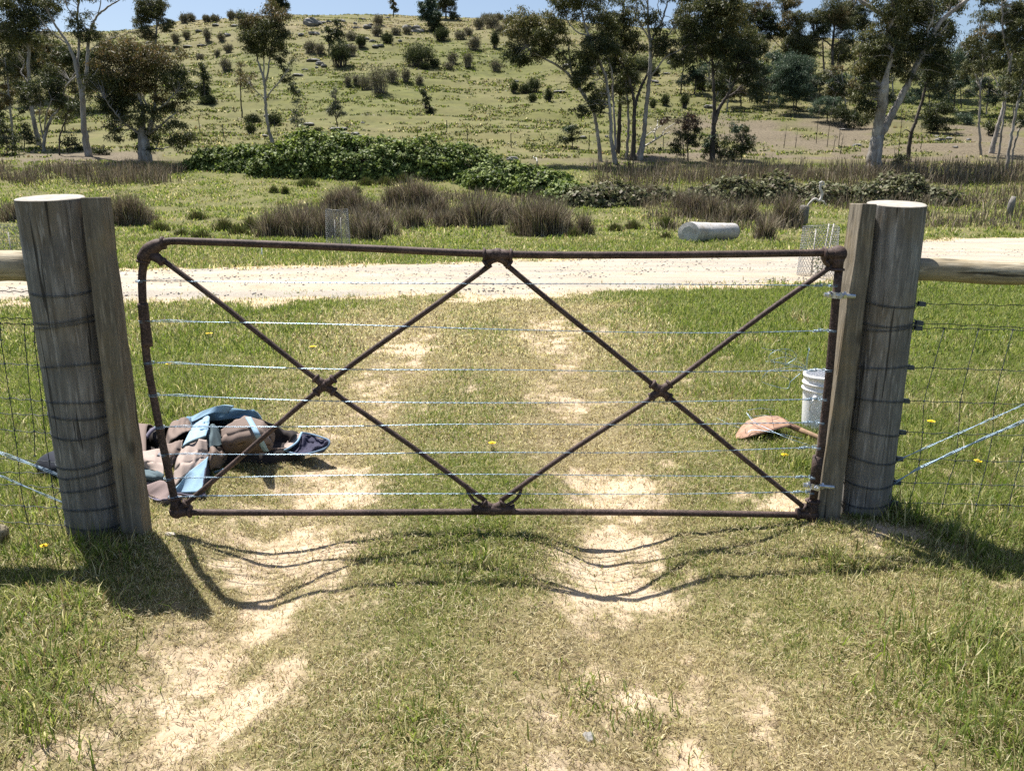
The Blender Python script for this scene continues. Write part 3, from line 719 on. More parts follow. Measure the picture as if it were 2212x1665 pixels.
rowsL = [[(90, 631), (0, 629), (-500, 622)], [(95, 689), (0, 687), (-500, 682)], [(98, 702), (0, 698), (-500, 690)], [(104, 790), (0, 785), (-500, 776)], [(116, 868), (0, 859), (-500, 846)], [(116, 898), (0, 893), (-500, 884)], [(122, 937), (0, 928), (-500, 918)],
         [(134, 999), (0, 990), (-500, 978)], [(136, 1022), (0, 1020), (-500, 1014)], [(142, 1055), (0, 1045), (-500, 1036)], [(146, 1098), (0, 1090), (-500, 1082)], [(150, 1136), (0, 1126), (-500, 1120)]]
staysL = [[(.26 * 0, 336 + .26 * 1390), (0.5, 712), (2, 735), (10, 785), (21, 859), (31, 928), (39, 990), (44, 1045), (52, 1092), (64, 1140)], [(53, 700), (54, 735), (59, 787), (66, 862), (74, 931), (75, 985)], [(74, 702), (75, 740), (81, 788), (90, 863), (97, 933), (106, 994), (113, 1048), (122, 1095), (134, 1140)],
          [(-70, 694), (-68, 735), (-60, 783), (-48, 856), (-38, 925), (-30, 988), (-24, 1042), (-16, 1090), (-4, 1130)]]
diagL = [z1([(-1500, 400), (0, 840), (240, 930), (440, 1012)]), z1([(-1500, 410), (0, 850), (240, 940), (440, 1020)]), z1([(-1500, 520), (0, 1000), (240, 1105), (480, 1205)])]
wire_fence('knotted wire mesh fence to the left of the free end post', YL - .01, rowsL, staysL, diagL, 0, (left_post[1], left_post[3], left_post[4], left_post[1], left_post[2]), -1)

# ------------------------------------------------------------------ things lying about the gateway
# bucket
bc = G(1772, 928); bo = thing('bucket', 'white plastic bucket standing in the grass behind the hinge end of the gate', 'bucket', bc)
MB().lathe(bc, [(.118, 0), (.122, .004), (.128, .05), (.137, .25), (.139, .285), (.139, .36), (.141, .392), (.136, .396), (.133, .39), (.13, .30), (.118, .02), (.0, .016)], 40, True).build('bucket_body', M_white, bo)
MB().lathe(bc, [(.139, .285), (.149, .288), (.150, .296), (.141, .302), (.141, .327), (.149, .330), (.149, .337), (.141, .341), (.1415, .372), (.147, .376), (.147, .396), (.141, .398), (.138, .392), (.138, .30), (.137, .285)], 40, False).build('collar_ring', M_white, bo)
k = Vector((bc.x - .10, bc.y - .105, bc.z + .255))
lug = MB(); lug.tube([k + Vector((.012, .014, 0)), k + Vector((-.006, -.006, 0))], .017, 14); lug.build('handle_lug', M_white, bo)
hd = MB(); hd.tube([k + Vector((-.012, -.006, 0))] + [Vector(p) for p in spl([tuple(k + Vector((-.03, -.02, -.03))), tuple(bc + Vector((-.13, -.12, .16))), tuple(bc + Vector((-.03, -.165, .13))), tuple(bc + Vector((.06, -.155, .17))), tuple(bc + Vector((.12, -.09, .25)))], 5)], .0022, 6)
hd.build('wire_handle', M_zinc, bo)
# offcuts of wire standing in and spilling from the bucket
mb = MB(); zz = lambda x, y, d=0: at(1548.4 + .2656 * x, 707.8 + .2656 * y, bc.y + d)
top = bc + Vector((0, 0, .36))
for q in ([(740, 350), (640, 320), (540, 330), (430, 350), (375, 400), (370, 440), (450, 470), (570, 495), (600, 440), (680, 370)], [(735, 345), (650, 310), (540, 285), (430, 275), (395, 275)], [(740, 360), (690, 320), (560, 300), (460, 275)],
          [(740, 350), (690, 300), (560, 240), (440, 265), (430, 220), (500, 180), (580, 175), (640, 210), (640, 250), (560, 300)], [(365, 163), (430, 180), (520, 190), (620, 240), (700, 300), (745, 350)], [(725, 330), (730, 260), (752, 165)], [(735, 330), (738, 250), (755, 175)], [(560, 170), (562, 230), (555, 320)],
          [(470, 280), (470, 340), (520, 390), (590, 420), (590, 480)]):
    dd = random.uniform(-.08, .05); mb.tube([zz(x, y, dd * (1 - i / 40)) for i, (x, y) in enumerate(spl(q, 5))], .0017, 4)
for i in range(14):
    a0 = random.uniform(0, 6.28); r0 = random.uniform(.03, .11); mb.tube([top + Vector((r0 * math.cos(a0 + t), r0 * math.sin(a0 + t) * random.uniform(.8, 1), -.05 + .03 * math.sin(3 * t + i))) for t in np.linspace(0, random.uniform(2, 5), 14)], .0018, 4)
tag(mb.build('wire_offcuts', M_wire, None, origin=top), 'tangle of galvanised wire offcuts sticking out of the white bucket', 'wire scraps')
mb = MB(); zg = lambda x, y, z: atz(1548.4 + .2656 * x, 707.8 + .2656 * y, z)
for q in ([(0, 735, .03), (120, 790, .02), (230, 820, .06), (330, 790, .1), (240, 690, .16)], [(240, 690, .16), (300, 765, .12), (400, 815, .1), (560, 890, .08), (780, 965, .03)], [(420, 675, .2), (450, 720, .12), (480, 765, .06), (470, 790, .05)], [(230, 820, .1), (240, 860, .06), (300, 830, .08), (500, 860, .08), (710, 905, .05)], [(560, 735, .12), (600, 770, .04)],
          [(250, 670, .14), (360, 655, .15), (460, 670, .13)], [(300, 720, .12), (420, 715, .15), (560, 745, .1)]):
    mb.tube([zg(*p) for p in spl(q, 5)], .0017, 4)
tag(mb.build('wire_offcuts', M_wire, None, origin=zg(300, 800, .02)), 'loose galvanised wire offcuts lying over the rusty shovel blade', 'wire scraps')
# shovel lying face down
s0 = G(1590, 953); s1 = G(1682, 936); ax = (s1 - s0); ax.z = 0; ln = ax.length; ax.normalize(); sd = Vector((-ax.y, ax.x, 0))
sh = thing('shovel', 'shovel with a rusty blade lying face down in the grass by the bucket', 'shovel', (s0 + s1) / 2)
V = []; Fc = []; nu, nv = 16, 13
for i in range(nu):
    u = i / (nu - 1); hw = .125 * min(1, (u / .55) ** .6 if u > 0 else .02) * (1 if u < .9 else 1 - (u - .9) * 1.2)
    for j in range(nv):
        v = j / (nv - 1) * 2 - 1
        p = s0 + ax * (u * ln) + sd * (v * hw); z = .012 + .075 * math.sin(math.pi * min(u * .62, 1)) * 1.0 + .035 * (1 - v * v) * min(1, u * 3)
        V.append((p.x, p.y, gz(s0.x, s0.y) + z))
for i in range(nu - 1):
    for j in range(nv - 1): Fc.append((i * nv + j, (i + 1) * nv + j, (i + 1) * nv + j + 1, i * nv + j + 1))
mb = MB(); mb.add(V, Fc); bl = mb.build('blade', M_shovel, sh); md = bl.modifiers.new('thick', 'SOLIDIFY'); md.thickness = .003
e = s1 + Vector((0, 0, .085)); h1 = G(1756, 957) + Vector((0, 0, .05)); hd = (h1 - e)
mb = MB(); mb.tube([e - ax * .05 + Vector((0, 0, .012)), e + hd * .15, e + hd * .62], [.012, .02, .0195], 14); mb.build('socket', M_shovel, sh)
mb = MB(); mb.tube([e + hd * .5, e + hd * 1.0, e + hd * 1.8, e + hd * 2.6], [.0175, .017, .0165, .016], 14); mb.build('handle', M_handle, sh)

# crumpled horse rug
BROWN, PALE, DARK, BLUE, SKY_, TEAL, NAVY, GREY = (.19, .145, .125), (.35, .285, .255), (.032, .026, .026), (.12, .22, .32), (.27, .42, .56), (.085, .125, .145), (.04, .04, .075), (.15, .14, .19)
def Z2(zx, zy, h):
    return atz((320 + zx / 3.814) * .8848, (940 + zy / 3.814) * .8848, h)
rug = thing('horse_rug', 'crumpled brown and blue canvas horse rug dumped on the grass behind the left post', 'horse rug', atz(440, 1010, 0))
def res(line, n):
    P = np.array(spl(line, 10)); s = np.concatenate([[0], np.cumsum(np.linalg.norm(np.diff(P, axis=0), axis=1))]); t = np.linspace(0, s[-1], n)
    return np.stack([np.interp(t, s, P[:, k]) for k in range(3)], -1)
def patch(name, rows, col, bulge=.01, folds=2.0, amp=.012, back=0.0, seed=0, px=False, nu=34, nv=20, drop=False):
    conv = (lambda p: atz(*p)) if px else (lambda p: Z2(*p))
    L = [res([tuple(conv(p)) for p in r], nu) for r in rows]
    if drop:
        q = L[0].copy(); q[:, 1] += .16; q[:, 2] = np.maximum(q[:, 2] * .45, 0); q2 = L[0].copy(); q2[:, 1] += .24; q2[:, 2] = -.01; L = [q2, q] + L
    K = np.stack(L); m_ = len(L); vv = np.linspace(0, m_ - 1, nv)
    A = np.zeros((nv, nu, 3))
    for i in range(nu):
        for k in range(3): A[:, i, k] = np.array([q[0] for q in spl([(x,) for x in K[:, i, k]], 8)])[np.minimum((vv * 8).astype(int), (m_ - 1) * 8)] if m_ > 2 else np.interp(vv, range(m_), K[:, i, k])
    U, Vv = np.meshgrid(np.linspace(0, 1, nu), np.linspace(0, 1, nv)); rs = np.random.default_rng(seed + 100)
    d = .35 * bulge * np.sin(np.pi * Vv) * np.sin(np.pi * U) ** .5
    for k in range(3):
        f = folds * (k + 1) * .5; a = rs.uniform(-.7, .7); d += amp * 1.3 / (k + 1) ** 1.1 * (lambda z_: (1 - 2 * np.abs(np.sin(z_ * .5)) ** .8))(2 * np.pi * (f * (U * math.cos(a) + Vv * math.sin(a))) + rs.uniform(0, 6)) * np.sin(np.pi * np.clip(Vv * .9 + .05, 0, 1)) ** .4
    n_ = np.array([.1, -.45, .88]); A = A + d[..., None] * n_
    i = np.arange(nv - 1)[:, None] * nu + np.arange(nu - 1)[None, :]
    Q = np.stack([i, i + nu, i + nu + 1, i + 1], -1).reshape(-1, 4)
    V = A.reshape(-1, 3); c = np.array(col)[None, :] * (1 + .12 * (fbm(V[:, 0] * 9, V[:, 1] * 9 + V[:, 2] * 5, 3)[:, None] - .5) * 2)
    o = fastmesh(name, V, quads=Q, col=c, m=M_cloth, parent=rug, origin=tuple(ORG[rug.name]), smooth=True)
    s = o.modifiers.new('thick', 'SOLIDIFY'); s.thickness = .007; s.offset = 1
    return o
def binding(line, col=SKY_, r=.008):
    mb = MB(); mb.tube([Z2(*p) + Vector((0, -.003, .004)) for p in spl(line, 6)], r, 8, True, col); return mb.build('edge_binding', M_cloth, rug)
V = []; cc = atz(455, 985, .0)
core = MB(); core.ball((cc.x, cc.y + .12, -.02), 1, 24, DARK, (.55, .30, .15)); core.build('lining', M_cloth, rug)
patch('blue_panel', [[(430, 325, .12), (560, 300, .2), (700, 230, .28), (850, 183, .33), (960, 190, .33), (1060, 215, .31), (1150, 228, .28), (1170, 300, .22)], [(440, 350, .11), (580, 385, .18), (690, 330, .22), (760, 322, .23), (830, 322, .24), (900, 310, .25), (1000, 306, .255), (1085, 318, .25)]], BLUE, -.02, 2.2, .014, seed=1, drop=True)  # darker blue paints in the shade under this fold
patch('blue_panel', [[(560, 298, .215), (700, 229, .29), (850, 181, .34), (960, 189, .34)], [(570, 345, .20), (690, 285, .26), (800, 250, .29), (900, 262, .28)]], SKY_, .008, 1.2, .006, seed=21)
patch('brown_panel', [[(840, 395, .21), (930, 345, .25), (1080, 302, .27), (1200, 325, .25), (1290, 380, .22), (1335, 440, .17)], [(845, 520, .16), (960, 490, .2), (1080, 470, .21), (1180, 490, .19), (1260, 520, .15), (1310, 540, .1)], [(880, 645, .06), (960, 632, .07), (1060, 612, .07), (1160, 624, .06), (1270, 612, .05), (1300, 602, .05)]], BROWN, .015, 2.5, .014, seed=2)
patch('dark_panel', [[(1190, 315, .24), (1290, 345, .21), (1400, 400, .15), (1530, 475, .10)], [(1260, 450, .13), (1330, 470, .11), (1410, 490, .09), (1490, 530, .07)], [(1290, 602, .04), (1340, 604, .03), (1400, 596, .03), (1440, 575, .03)]], DARK, .0, 2, .012, seed=3, drop=True)  # dark brown cloth taken near black, its shade put into the colour
patch('lining', [[(1585, 448, .10), (1680, 462, .08), (1780, 492, .08), (1845, 522, .07)], [(1560, 540, .05), (1650, 550, .055), (1740, 560, .05), (1835, 565, .05)], [(1430, 610, .03), (1530, 642, .02), (1640, 642, .02), (1780, 604, .02)]], NAVY, .012, 2.6, .016, seed=4)
patch('brown_panel', [[(1500, 478, .095), (1550, 460, .1), (1590, 447, .105)], [(1420, 580, .04), (1450, 590, .05), (1480, 585, .055)]], PALE, .004, 1, .004, seed=5)
binding([(1430, 612, .035), (1480, 585, .055), (1550, 530, .075), (1590, 447, .105)], SKY_, .007)
binding([(1590, 447, .105), (1680, 462, .088), (1780, 492, .086), (1845, 522, .076), (1835, 570, .05), (1780, 606, .028), (1640, 645, .025), (1530, 645, .025), (1430, 612, .03)], (.16, .24, .34), .007)
patch('brown_panel', [[(880, 640, .07), (1000, 605, .08), (1130, 585, .08), (1300, 575, .07), (1440, 590, .04)], [(890, 660, .02), (1000, 640, .02), (1130, 640, .02), (1300, 640, .02), (1430, 630, .015)]], BROWN, .01, 2, .008, seed=6)
patch('blue_panel', [[(590, 360, .225), (660, 318, .245), (730, 296, .255)], [(535, 450, .21), (620, 410, .225), (715, 390, .235)], [(478, 582, .175), (560, 530, .205), (692, 480, .215)]], SKY_, .01, 1.4, .008, seed=7)
binding([(478, 585, .18), (560, 533, .21), (692, 484, .22)], TEAL, .008)
patch('blue_panel', [[(705, 395, .225), (760, 375, .225), (812, 395, .215)], [(725, 592, .145), (790, 570, .14), (845, 550, .13)]], TEAL, .012, 1.5, .01, seed=8)
patch('brown_panel', [[(715, 600, .145), (780, 575, .135), (855, 555, .125)], [(718, 690, .12), (800, 660, .11), (880, 610, .09)], [(730, 790, .04), (800, 770, .03), (870, 705, .02)]], BROWN, .012, 1.6, .02, seed=9)
patch('blue_panel', [[(770, 800, .04), (830, 780, .04), (880, 770, .03)], [(760, 840, .0), (830, 830, .0), (890, 820, .0)]], BLUE, .006, 1, .006, seed=10)
patch('brown_panel', [[(478, 582, .18), (560, 532, .21), (640, 502, .22), (700, 506, .21)], [(420, 740, .135), (520, 700, .155), (620, 660, .155), (714, 660, .135)], [(388, 970, .05), (430, 920, .075), (500, 850, .095), (712, 674, .132)]], PALE, .012, 1.8, .012, seed=11)  # sunlit brown cloth, the sunlight put into its paler colour
patch('blue_panel', [[(388, 985, .05), (500, 850, .098), (620, 745, .125), (714, 668, .138)], [(392, 995, .03), (470, 1000, .03), (560, 1003, .03), (658, 1003, .03)]], SKY_, .004, 1.0, .005, seed=12)
patch('dark_panel', [[(712, 668, .135), (690, 840, .09), (658, 1003, .03)], [(745, 760, .03), (730, 900, .0), (700, 1020, -.01)]], NAVY, .0, 1, .005, seed=13)
patch('brown_panel', [[(60, 620, .15), (110, 608, .17), (200, 588, .185), (295, 580, .175)], [(80, 690, .15), (130, 690, .16), (205, 690, .165), (300, 700, .15)], [(90, 780, .1), (135, 772, .1), (210, 792, .12), (305, 842, .1)]], PALE, .015, 1.2, .01, seed=14)
patch('dark_panel', [[(90, 778, .1), (135, 776, .1), (212, 796, .115), (305, 842, .1)], [(90, 850, .08), (150, 860, .09), (220, 880, .08), (300, 890, .07)], [(90, 900, .02), (150, 900, .02), (225, 930, .02), (305, 915, .02)]], TEAL, .02, 1, .006, seed=15)
patch('brown_panel', [[(300, 590, .17), (350, 555, .18), (420, 525, .19), (475, 500, .19)], [(310, 700, .15), (360, 680, .15), (410, 650, .16), (460, 620, .165)], [(320, 800, .08), (370, 780, .1), (400, 740, .12), (430, 700, .135)]], BROWN, .02, 1.6, .014, seed=16)
patch('brown_panel', [[(315, 395, .13), (385, 345, .16), (450, 320, .18), (545, 345, .2)], [(320, 470, .14), (390, 420, .18), (460, 390, .19), (560, 375, .2)], [(335, 560, .15), (410, 500, .19), (480, 450, .2), (560, 400, .2)]], BROWN, .02, 2.0, .02, seed=17, drop=True)
patch('dark_panel', [[(80, 385, .12), (150, 388, .14), (230, 412, .15), (320, 420, .14)], [(90, 470, .1), (160, 480, .12), (230, 490, .12), (310, 500, .12)], [(95, 560, .05), (165, 590, .05), (240, 600, .05), (320, 600, .06)]], DARK, .01, 2.0, .025, seed=18, drop=True)
binding([(140, 500, .14), (190, 430, .17), (235, 400, .16)], GREY, .012)
patch('brown_panel', [[(90, 890, .06), (220, 905, .065), (310, 905, .07), (392, 968, .055)], [(100, 1000, .02), (240, 1050, .02), (300, 1085, .02), (345, 1060, .02)]], (.22, .17, .165), .01, 1.4, .01, seed=19)
patch('lining', [[(100, 985, .03), (220, 1045, .03), (330, 1062, .035), (400, 1004, .045), (560, 1008, .035), (690, 1008, .03)], [(110, 1030, -.005), (230, 1085, -.005), (330, 1110, -.005), (440, 1085, 0), (560, 1055, -.005), (695, 1030, -.005)]], GREY, .004, 3.5, .012, seed=20)
mb = MB(); ribbon = [(1100, 292, .285), (1150, 380, .262), (1190, 460, .222), (1230, 540, .15), (1268, 612, .07)]
L1 = [Z2(x - 26, y, h + .014) + Vector((0, -.02, 0)) for x, y, h in spl(ribbon, 6)]; L2 = [Z2(x + 26, y - 6, h + .014) + Vector((0, -.02, 0)) for x, y, h in spl(ribbon, 6)]
mb.add(L1 + L2, [(i, len(L1) + i, len(L1) + i + 1, i + 1) for i in range(len(L1) - 1)], SKY_)
o = mb.build('strap', M_cloth, rug); s = o.modifiers.new('thick', 'SOLIDIFY'); s.thickness = .003; s.offset = 0
patch('dark_panel', [[(78, 1002, .05), (92, 985, .11), (112, 976, .14), (145, 970, .15)], [(82, 1012, .04), (104, 1012, .08), (120, 1010, .1), (146, 1008, .1)], [(86, 1020, .0), (106, 1032, .0), (122, 1036, .0), (146, 1040, .0)]], (.018, .022, .035), .02, 1, .006, px=True, seed=22, drop=True)
patch('brown_panel', [[(140, 968, .15), (200, 945, .16), (260, 930, .16), (318, 925, .16)], [(140, 1040, 0), (200, 1070, 0), (260, 1085, 0), (322, 1090, 0)]], BROWN, .06, 1.6, .02, px=True, seed=23, drop=True)

# block of wood at the frame edge by the left fence, small stones, dandelions
wb = G(2, 1170); mb = MB(); mb.tube([Vector((wb.x - .3, wb.y + .05, wb.z + .04)), Vector((wb.x + .02, wb.y - .02, wb.z + .045))], [.05, .048], 16)
tag(mb.build('cut_log', M_rail, None, origin=wb), 'cut end of a short brown log in the grass under the left mesh fence', 'log')
def stone(px, py, r, label, m=M_stone, grp=None, name='stone', flat=.6):
    c = G(px, py); mb = MB(); rs = np.random.default_rng(int(px * 7 + py)); mb.ball((0, 0, 0), 1, 12)
    v = mb.v[0]; n_ = v / np.maximum(np.linalg.norm(v, axis=1, keepdims=True), 1e-6)
    d = 1 + .5 * (fbm(n_[:, 0] * 1.3 + px, n_[:, 1] * 1.3 + n_[:, 2] * 1.7, int(py)) - .5) * 2; mb.v[0] = v * d[:, None] * np.array([r * rs.uniform(.9, 1.5), r * rs.uniform(.8, 1.2), r * flat]) + np.array([c.x, c.y, c.z + r * flat * .35])
    return tag(mb.build(name, m, None, origin=c, smooth=False), label, 'rock' if name != 'stone' else 'stone', grp)
stone(368, 1158, .018, 'small white stone on bare soil near the bottom left corner of the gate')
stone(1271, 1594, .017, 'dark grey stone in the grass between the wheel tracks nearest the camera', M_rock)
M_yellow = m_simple('yellow_petals', (.75, .52, .01), (.85, .62, .02), 60, .6)
FL = [(1062, 968, 'by the zigzag crossing above the bottom rail'), (2108, 1008, 'low down behind the right mesh fence'), (2008, 921, 'near the round post behind the right mesh fence'), (1806, 729, 'beside the hinge stile'), (366, 792, 'just behind the free end stile'), (98, 1198, 'under the left mesh fence'), (676, 753, 'left of the worn track'), (452, 724, 'near the left end of the gate'), (1692, 995, 'in the green tuft below the shovel')]
for px, py, w in FL:
    c = G(px, py + 6); t = thing('dandelion', 'small yellow dandelion flower ' + w, 'flower', c, 'dandelions in the grass'); h = .05
    s_ = .0035 * c.y + .006
    MB().tube([c - Vector((0, 0, .01)), c + Vector((.004, 0, h))], .0015, 5).build('stem', M_grass, t)
    mb = MB(); hd = c + Vector((.004, 0, h))
    for r_, z_, n_ in ((1, 0, 13), (.65, .003, 9), (.3, .005, 6)):
        for k in range(n_):
            a_ = 6.28 * k / n_; w_ = 3.0 / n_; mb.add([hd + Vector((0, 0, z_)), hd + Vector((s_ * r_ * math.cos(a_ - w_), s_ * r_ * math.sin(a_ - w_), z_ + .003)), hd + Vector((s_ * r_ * 1.1 * math.cos(a_), s_ * r_ * 1.1 * math.sin(a_), z_ + .004)), hd + Vector((s_ * r_ * math.cos(a_ + w_), s_ * r_ * math.sin(a_ + w_), z_ + .003))], [(0, 1, 2, 3)])
    mb.build('flower_head', M_yellow, t, smooth=False)
# gravel scatter along the road
def pebbles():
    n = 12000; x = rng.uniform(-15, 30, n); v = rng.random(n); y = np.interp(x, NEX, NEY) + (np.interp(x, FEX, FEY) - np.interp(x, NEX, NEY)) * v
    dn = fbm(x * .35, v * 5, 91, 2); k = (dn > rng.uniform(.35, .75, n)) & (np.abs(x) < .76 * (y + 1.5)); x, y = x[k], y[k]; n = len(x); r = rng.uniform(.008, .028, n)
    z = ground_z(x, y) + .035
    o8 = np.array([[1, 0, 0], [0, 1, 0], [-1, 0, 0], [0, -1, 0], [0, 0, .8], [0, 0, -.8]], float)
    V = o8[None] * r[:, None, None] * rng.uniform(.6, 1.3, (n, 6, 1)); V += np.stack([x, y, z], -1)[:, None, :]
    f = np.array([[0, 1, 4], [1, 2, 4], [2, 3, 4], [3, 0, 4], [1, 0, 5], [2, 1, 5], [3, 2, 5], [0, 3, 5]])
    T = (np.arange(n)[:, None, None] * 6 + f[None]).reshape(-1, 3)
    tag(fastmesh('gravel_stones', V.reshape(-1, 3), tris=T, m=M_stone2), 'loose grey gravel stones scattered along the pale road', 'gravel', kind='stuff')
M_stone2 = m_simple('road_stone', (.16, .15, .14), (.42, .39, .35), 2, .9)
pebbles()
# clods and straw on the soil
def straw():
    n = 170000; y = 1.5 + 6.0 * rng.random(n) ** 1.25; x = rng.uniform(-1, 1, n) * .74 * (y + 1.2)
    b, g, l, t, ri = masks(x, y); cl = fbm(x * 9, y * 9, 93, 3); k = rng.random(n) < (1.0 - .5 * b) * np.clip((cl - .25) * 2.5, .1, 1); x, y, b = x[k], y[k], b[k]; n = len(x)
    P = np.stack([x, y, ground_z(x, y) + rng.uniform(.001, .02, n) * (1 - b)], -1)
    c = np.array([[.55, .48, .30], [.60, .54, .37], [.36, .29, .17], [.20, .145, .085], [.11, .08, .05]])[np.where(b > .3, rng.choice([0, 2, 3, 3, 4, 4], n), rng.integers(0, 5, n))] * rng.uniform(.8, 1.15, (n, 1))
    tag(blades('dry_straw', P, rng.uniform(.012, .05, n) * (.8 + .07 * y), rng.uniform(.0013, .0024, n) * (.7 + .22 * y), rng.uniform(1.15, 1.6, n), c, M_grass, curve=.95), 'dead straw lying flat between the living grass and on the wheel tracks', 'straw', kind='stuff')
straw()

# ------------------------------------------------------------------ leaves, trees, shrubs
OLIVE = np.array([[.036, .046, .014], [.06, .07, .024], [.095, .105, .038], [.14, .14, .058]])
RUSTY = np.array([[.065, .065, .024], [.125, .10, .042], [.19, .135, .065], [.10, .105, .04]])
GOLD_LIT = np.array([[.09, .095, .032], [.16, .15, .055], [.24, .21, .09], [.07, .08, .028]])  # golden sunlight on the crowns, put into the leaf colour
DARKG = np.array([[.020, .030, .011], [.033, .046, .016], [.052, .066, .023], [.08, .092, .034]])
GREYG = np.array([[.06, .075, .045], [.085, .10, .06], [.11, .12, .08], [.05, .06, .035]])
BLUEG = np.array([[.045, .075, .045], [.065, .10, .06], [.085, .12, .075], [.04, .06, .035]])
def leaf_quads(P, L, Wd, droop, pal, crosscol=None):
    """one thin rhombus per leaf, mostly hanging"""
    n = len(P)
    a = rng.uniform(0, 2 * np.pi, n); t = np.clip(rng.normal(droop, .45, n), -1.2, 1.55)
    d = np.stack([np.cos(a) * np.cos(t), np.sin(a) * np.cos(t), -np.sin(t)], -1)
    r = rng.normal(0, 1, (n, 3)); w = np.cross(d, r); w /= np.linalg.norm(w, axis=1, keepdims=True) + 1e-9
    V = np.stack([P, P + d * (L * .45)[:, None] + w * (Wd * .5)[:, None], P + d * L[:, None], P + d * (L * .45)[:, None] - w * (Wd * .5)[:, None]], 1).reshape(-1, 3)
    Q = np.arange(n)[:, None] * 4 + np.array([[0, 1, 2, 3]])
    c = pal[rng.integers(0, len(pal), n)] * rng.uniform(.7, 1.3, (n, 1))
    return V, Q, np.repeat(c[:, None], 4, 1).reshape(-1, 3)
def lumps(c, rx, ry, rz, k):
    """k sub-clump centres inside an ellipsoid, pushed towards its skin"""
    v = rng.normal(0, 1, (k, 3)); v /= np.linalg.norm(v, axis=1, keepdims=True); v *= (rng.random((k, 1)) ** .42) * 1.0
    return np.array(c) + v * np.array([rx, ry, rz])
def tree(name, label, cat, base, limbs, clumps, bark=None, group=None, leaf=(.21, .055), dens=1.0, droop=.75, pal=OLIVE, twigs=True, depth=.8, conv=None, lump=.30):
    """limbs: lists of (x, y, radius) in zoom units; clumps: (x, y, rx, ry[, palette[, density]])"""
    b = G(*conv(*base)); Y = b.y; s = pxscale(Y, b.z); u = .26
    bark = bark or M_bark
    o = thing(name, label, cat, b, group); mb = MB(); nodes = []
    rs = np.random.default_rng(int(abs(base[0] * 3 + base[1])))
    for j, lb in enumerate(limbs):
        q = spl(lb, 6); n = len(q); dep = 0 if j == 0 else rs.uniform(-1, 1) * 1.6
        pts = []
        for i, (x, y, r) in enumerate(q):
            t = i / max(n - 1, 1); px, py = conv(x, y); p = at(px, py, Y + dep * t * min(1, n / 14))
            p += Vector((rs.normal(0, .02), rs.normal(0, .02), 0)); pts.append(p)
        if j == 0: pts[0].z -= .25
        rad = [max(.008, z[2] * u * s) for z in q]
        mb.tube(pts, rad, 9); nodes += [(p, r) for p, r in zip(pts[len(pts) // 4:], rad[len(rad) // 4:])]
    NP = np.array([n_[0] for n_ in nodes]); PL = []; ncl = []
    for cl in clumps:
        x, y, rx, ry = cl[:4]; pl = cl[4] if len(cl) > 4 and cl[4] is not None else pal; de = (cl[5] if len(cl) > 5 else 1.0) * dens
        px, py = conv(x, y); RX, RZ = rx * u * s, ry * u * s; RY = max(.3, min(RX, RZ * 1.6)) * depth
        c = at(px, py, Y + rs.uniform(-.7, .7) * RY)
        k = int(np.clip(6 + 12 * RX * RZ, 8, 60)); sub = lumps(c, RX, RY, RZ, k)
        for sc_ in sub:
            rr = lump * .82 * (RX * RY * RZ) ** (1 / 3) * rng.uniform(.5, 1.3) + .10
            n = int(de * 120 * (rr / .35) ** 2 * (.0116 / (leaf[0] * leaf[1])) ** .8) + 6
            PL.append((sc_ + rng.normal(0, 1, (n, 3)) * np.array([rr, rr, rr * .62]) * .62, pl))
            if twigs:
                i = int(np.argmin(((NP - sc_) ** 2).sum(1) + 1.2 * np.maximum(NP[:, 2] - sc_[2], 0) ** 2)); p0 = NP[i]; m_ = (p0 + sc_) / 2 + np.array([0, 0, .12 * np.linalg.norm(sc_ - p0)]) + rng.normal(0, .08, 3)
                r0 = min(nodes[i][1] * .5, .012 + .011 * np.linalg.norm(sc_ - p0)); mb.tube([p0, m_, sc_], [r0, r0 * .7, .006], 4, False)
    mb.build('trunk', bark, o)
    VV = []; QQ = []; CC = []; off = 0
    for P, pl in PL:
        n = len(P); V, Q, C = leaf_quads(P, leaf[0] * rng.uniform(.7, 1.4, n), leaf[1] * rng.uniform(.7, 1.3, n), droop, pl); VV.append(V); QQ.append(Q + off); CC.append(C); off += len(V)
    fastmesh('crown', np.concatenate(VV), quads=np.concatenate(QQ), col=np.concatenate(CC), m=M_leaf, parent=o, origin=tuple(b))
    return o
zA = lambda x, y: (.26 * x, .26 * y)
zB = lambda x, y: (530.9 + .26 * x, .26 * y)
zC = lambda x, y: (1061.8 + .26 * x, .26 * y)
zD = lambda x, y: (1636.9 + .26 * x, .26 * y)
GT = 'gum trees along the foot of the hill'
tree('gum_tree', 'pale gum with one clean trunk nearest the left edge of the photo', 'tree', (330, 1215), [[(330, 1215, 22), (290, 1050, 17), (258, 850, 14), (238, 600, 13), (242, 350, 12), (225, 150, 10), (150, 0, 8), (100, -120, 5)], [(238, 690, 8), (200, 640, 6), (172, 600, 6), (195, 560, 5), (200, 500, 3)], [(242, 420, 8), (180, 350, 6), (80, 280, 5), (20, 200, 3)], [(240, 330, 7), (320, 200, 5), (400, 60, 4), (430, -60, 3)], [(225, 180, 6), (120, 60, 5), (30, 0, 3)]],
     [(120, 120, 160, 130), (290, 210, 130, 110), (60, 300, 120, 90), (190, 320, 120, 80), (300, 60, 150, 90), (420, 60, 80, 70), (100, -60, 200, 120), (330, -90, 160, 100), (60, 440, 80, 80, OLIVE, .7), (350, 310, 100, 60, OLIVE, .7)], group=GT, conv=zA, dens=.85)
